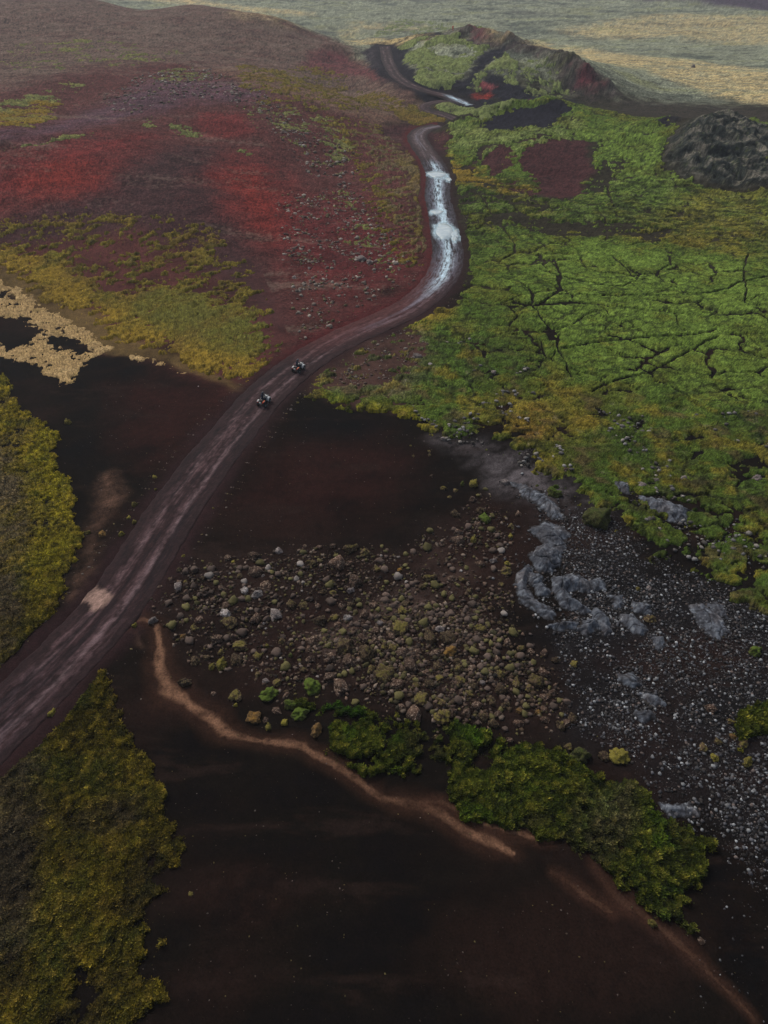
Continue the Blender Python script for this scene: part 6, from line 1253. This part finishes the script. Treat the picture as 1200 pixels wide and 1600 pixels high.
def make_rider():
    J = {'pelvis': ((0, -.34, .98), .14), 'belly': ((0, -.30, 1.14), .135), 'chest': ((0, -.20, 1.34), .165), 'neckb': ((0, -.13, 1.50), .075), 'neck': ((0, -.10, 1.56), .06), 'head': ((0, -.07, 1.66), .09)}
    E = [('pelvis', 'belly'), ('belly', 'chest'), ('chest', 'neckb'), ('neckb', 'neck'), ('neck', 'head')]
    for s, sn in ((-1, 'l'), (1, 'r')):
        J['sh' + sn] = ((s * .20, -.16, 1.44), .085); J['el' + sn] = ((s * .34, .02, 1.22), .055); J['wr' + sn] = ((s * .36, .20, 1.10), .034)
        J['hip' + sn] = ((s * .13, -.30, .93), .105); J['kn' + sn] = ((s * .30, .08, .84), .075); J['an' + sn] = ((s * .36, -.06, .44), .05); J['to' + sn] = ((s * .37, .10, .40), .042)
        E += [('chest', 'sh' + sn), ('sh' + sn, 'el' + sn), ('el' + sn, 'wr' + sn), ('pelvis', 'hip' + sn), ('hip' + sn, 'kn' + sn), ('kn' + sn, 'an' + sn), ('an' + sn, 'to' + sn)]
        hand(J, E, s, (s * .365, .215, 1.095), (0, .8, -.2), (0, .1, -1), 'wr' + sn)
    o = skin_body('person', J, E, MJ)
    # helmet with visor
    bm = bmesh.new(); bmesh.ops.create_uvsphere(bm, u_segments=20, v_segments=14, radius=.15)
    for v in bm.verts:
        v.co.y *= 1.12; v.co += Vector((0, -.05, 1.69))
        if v.co.z < 1.60: v.co.y = v.co.y * .9; v.co.z = max(v.co.z, 1.565)
    h = bm_obj('helmet', bm, MH, o)
    bm = bmesh.new(); bmesh.ops.create_uvsphere(bm, u_segments=16, v_segments=12, radius=.152)
    bmesh.ops.delete(bm, geom=[v for v in bm.verts if v.co.y < .075 or abs(v.co.z) > .07], context='VERTS')
    for v in bm.verts: v.co.y *= 1.13; v.co += Vector((0, -.045, 1.68))
    bm_obj('visor', bm, MV, h)
    bm = bmesh.new(); bmesh.ops.create_cube(bm, size=1)
    for v in bm.verts: v.co = Vector((v.co.x * .20, -.04 + v.co.y * .05 + .14, 1.765 + v.co.z * .012 + (v.co.y * .03)))
    bm_obj('peak', bm, MH, h)
    for s in (-1, 1):
        bt = bm_obj('boot', loft([rsec(-.13, .405, .10, .10, 12, 2.6, s * .365), rsec(-.05, .41, .115, .11, 12, 2.6, s * .365), rsec(.08, .395, .115, .09, 12, 2.6, s * .37), rsec(.17, .385, .09, .06, 12, 2.6, s * .37)]), MBT, o)
    # pack on the back
    return o
def copy_tree(o, parent=None):
    c_ = o.copy(); COL.objects.link(c_); c_.parent = parent
    for ch in list(o.children): copy_tree(ch, c_)
    return c_
quad = make_quad(); rider = make_rider()
quads = [quad, copy_tree(quad)]; riders = [rider, copy_tree(rider)]
rr_ = ROADS['road']
for i, (a, b, c2, d2) in enumerate(ATV):
    dr, sr = poly_line(np.array([a]), np.array([b]), rr_['c'], 9)
    j = int(np.argmin(np.hypot(rr_['c'][:, 0] - a, rr_['c'][:, 1] - b))); t2 = rr_['c'][j + 2] - rr_['c'][j - 2]
    zq = float(rr_['z'][j]) + .07
    yaw = math.atan2(t2[1], t2[0]) - math.pi / 2
    for ob in (quads[i], riders[i]): ob.scale = (.92, .92, .92); ob.location = (a, b, zq); ob.rotation_euler = (0, 0, yaw)
    ob = quads[i]; ob['category'] = 'quad bike'; ob['group'] = 'quad bikes on the dirt road'
    ob['label'] = ['white and black quad bike following behind, nearer the black sand basins', 'white and black quad bike in the lead, closer to the road bend'][i]
    ob = riders[i]; ob['category'] = 'person'; ob['group'] = 'riders on the quad bikes'
    ob['label'] = ['person in dark clothes and helmet seated on the following quad bike', 'person in dark clothes and helmet seated on the leading quad bike'][i]

# ---------------------------------------------------------------- walker on the crater rim
def make_walker():
    J = {'pelvis': ((0, 0, .95), .13), 'belly': ((0, 0, 1.10), .125), 'chest': ((0, 0, 1.32), .15), 'neckb': ((0, 0, 1.48), .06), 'neck': ((0, .01, 1.54), .05), 'head': ((0, .02, 1.64), .085)}
    E = [('pelvis', 'belly'), ('belly', 'chest'), ('chest', 'neckb'), ('neckb', 'neck'), ('neck', 'head')]
    for s, sn in ((-1, 'l'), (1, 'r')):
        J['sh' + sn] = ((s * .19, 0, 1.42), .075); J['el' + sn] = ((s * .26, -.03, 1.14), .05); J['wr' + sn] = ((s * .28, .05, .90), .033)
        J['hip' + sn] = ((s * .10, 0, .88), .10); J['kn' + sn] = ((s * .11, .02 + s * .05, .48), .07); J['an' + sn] = ((s * .12, -.02 + s * .08, .08), .045); J['to' + sn] = ((s * .13, .12 + s * .08, .04), .038)
        E += [('chest', 'sh' + sn), ('sh' + sn, 'el' + sn), ('el' + sn, 'wr' + sn), ('pelvis', 'hip' + sn), ('hip' + sn, 'kn' + sn), ('kn' + sn, 'an' + sn), ('an' + sn, 'to' + sn)]
        hand(J, E, s, (s * .28, .055, .89), (0, .25, -1), (0, 1, -.2), 'wr' + sn)
    return skin_body('person', J, E, MJR, 2)
w = make_walker(); px, py = WALKER; w.location = (px, py, float(z_at(px, py)[0]) + .35)
w['label'] = 'person in a bright red jacket standing up on the crater hill'; w['category'] = 'person'

# ---------------------------------------------------------------- air
bm = bmesh.new(); bmesh.ops.create_cube(bm, size=1)
for v in bm.verts: v.co = Vector((v.co.x * 9800, 1700 + v.co.y * 4000, 23 + v.co.z * 78))
hz = bm_obj('haze', bm, None, None, False) if False else None
me = bpy.data.meshes.new('haze'); bm.to_mesh(me); bm.free(); hz = bpy.data.objects.new('haze', me); COL.objects.link(hz)
m = bpy.data.materials.new('haze'); m.use_nodes = True; t = m.node_tree; t.nodes.clear(); out = t.nodes.new('ShaderNodeOutputMaterial'); pv = t.nodes.new('ShaderNodeVolumePrincipled')
pv.inputs['Color'].default_value = (.78, .86, .95, 1); pv.inputs['Density'].default_value = HAZE; pv.inputs['Anisotropy'].default_value = .2
t.links.new(pv.outputs[0], out.inputs['Volume']); me.materials.append(m)
hz['kind'] = 'stuff'; hz['label'] = 'thin pale blue haze filling the valley air'
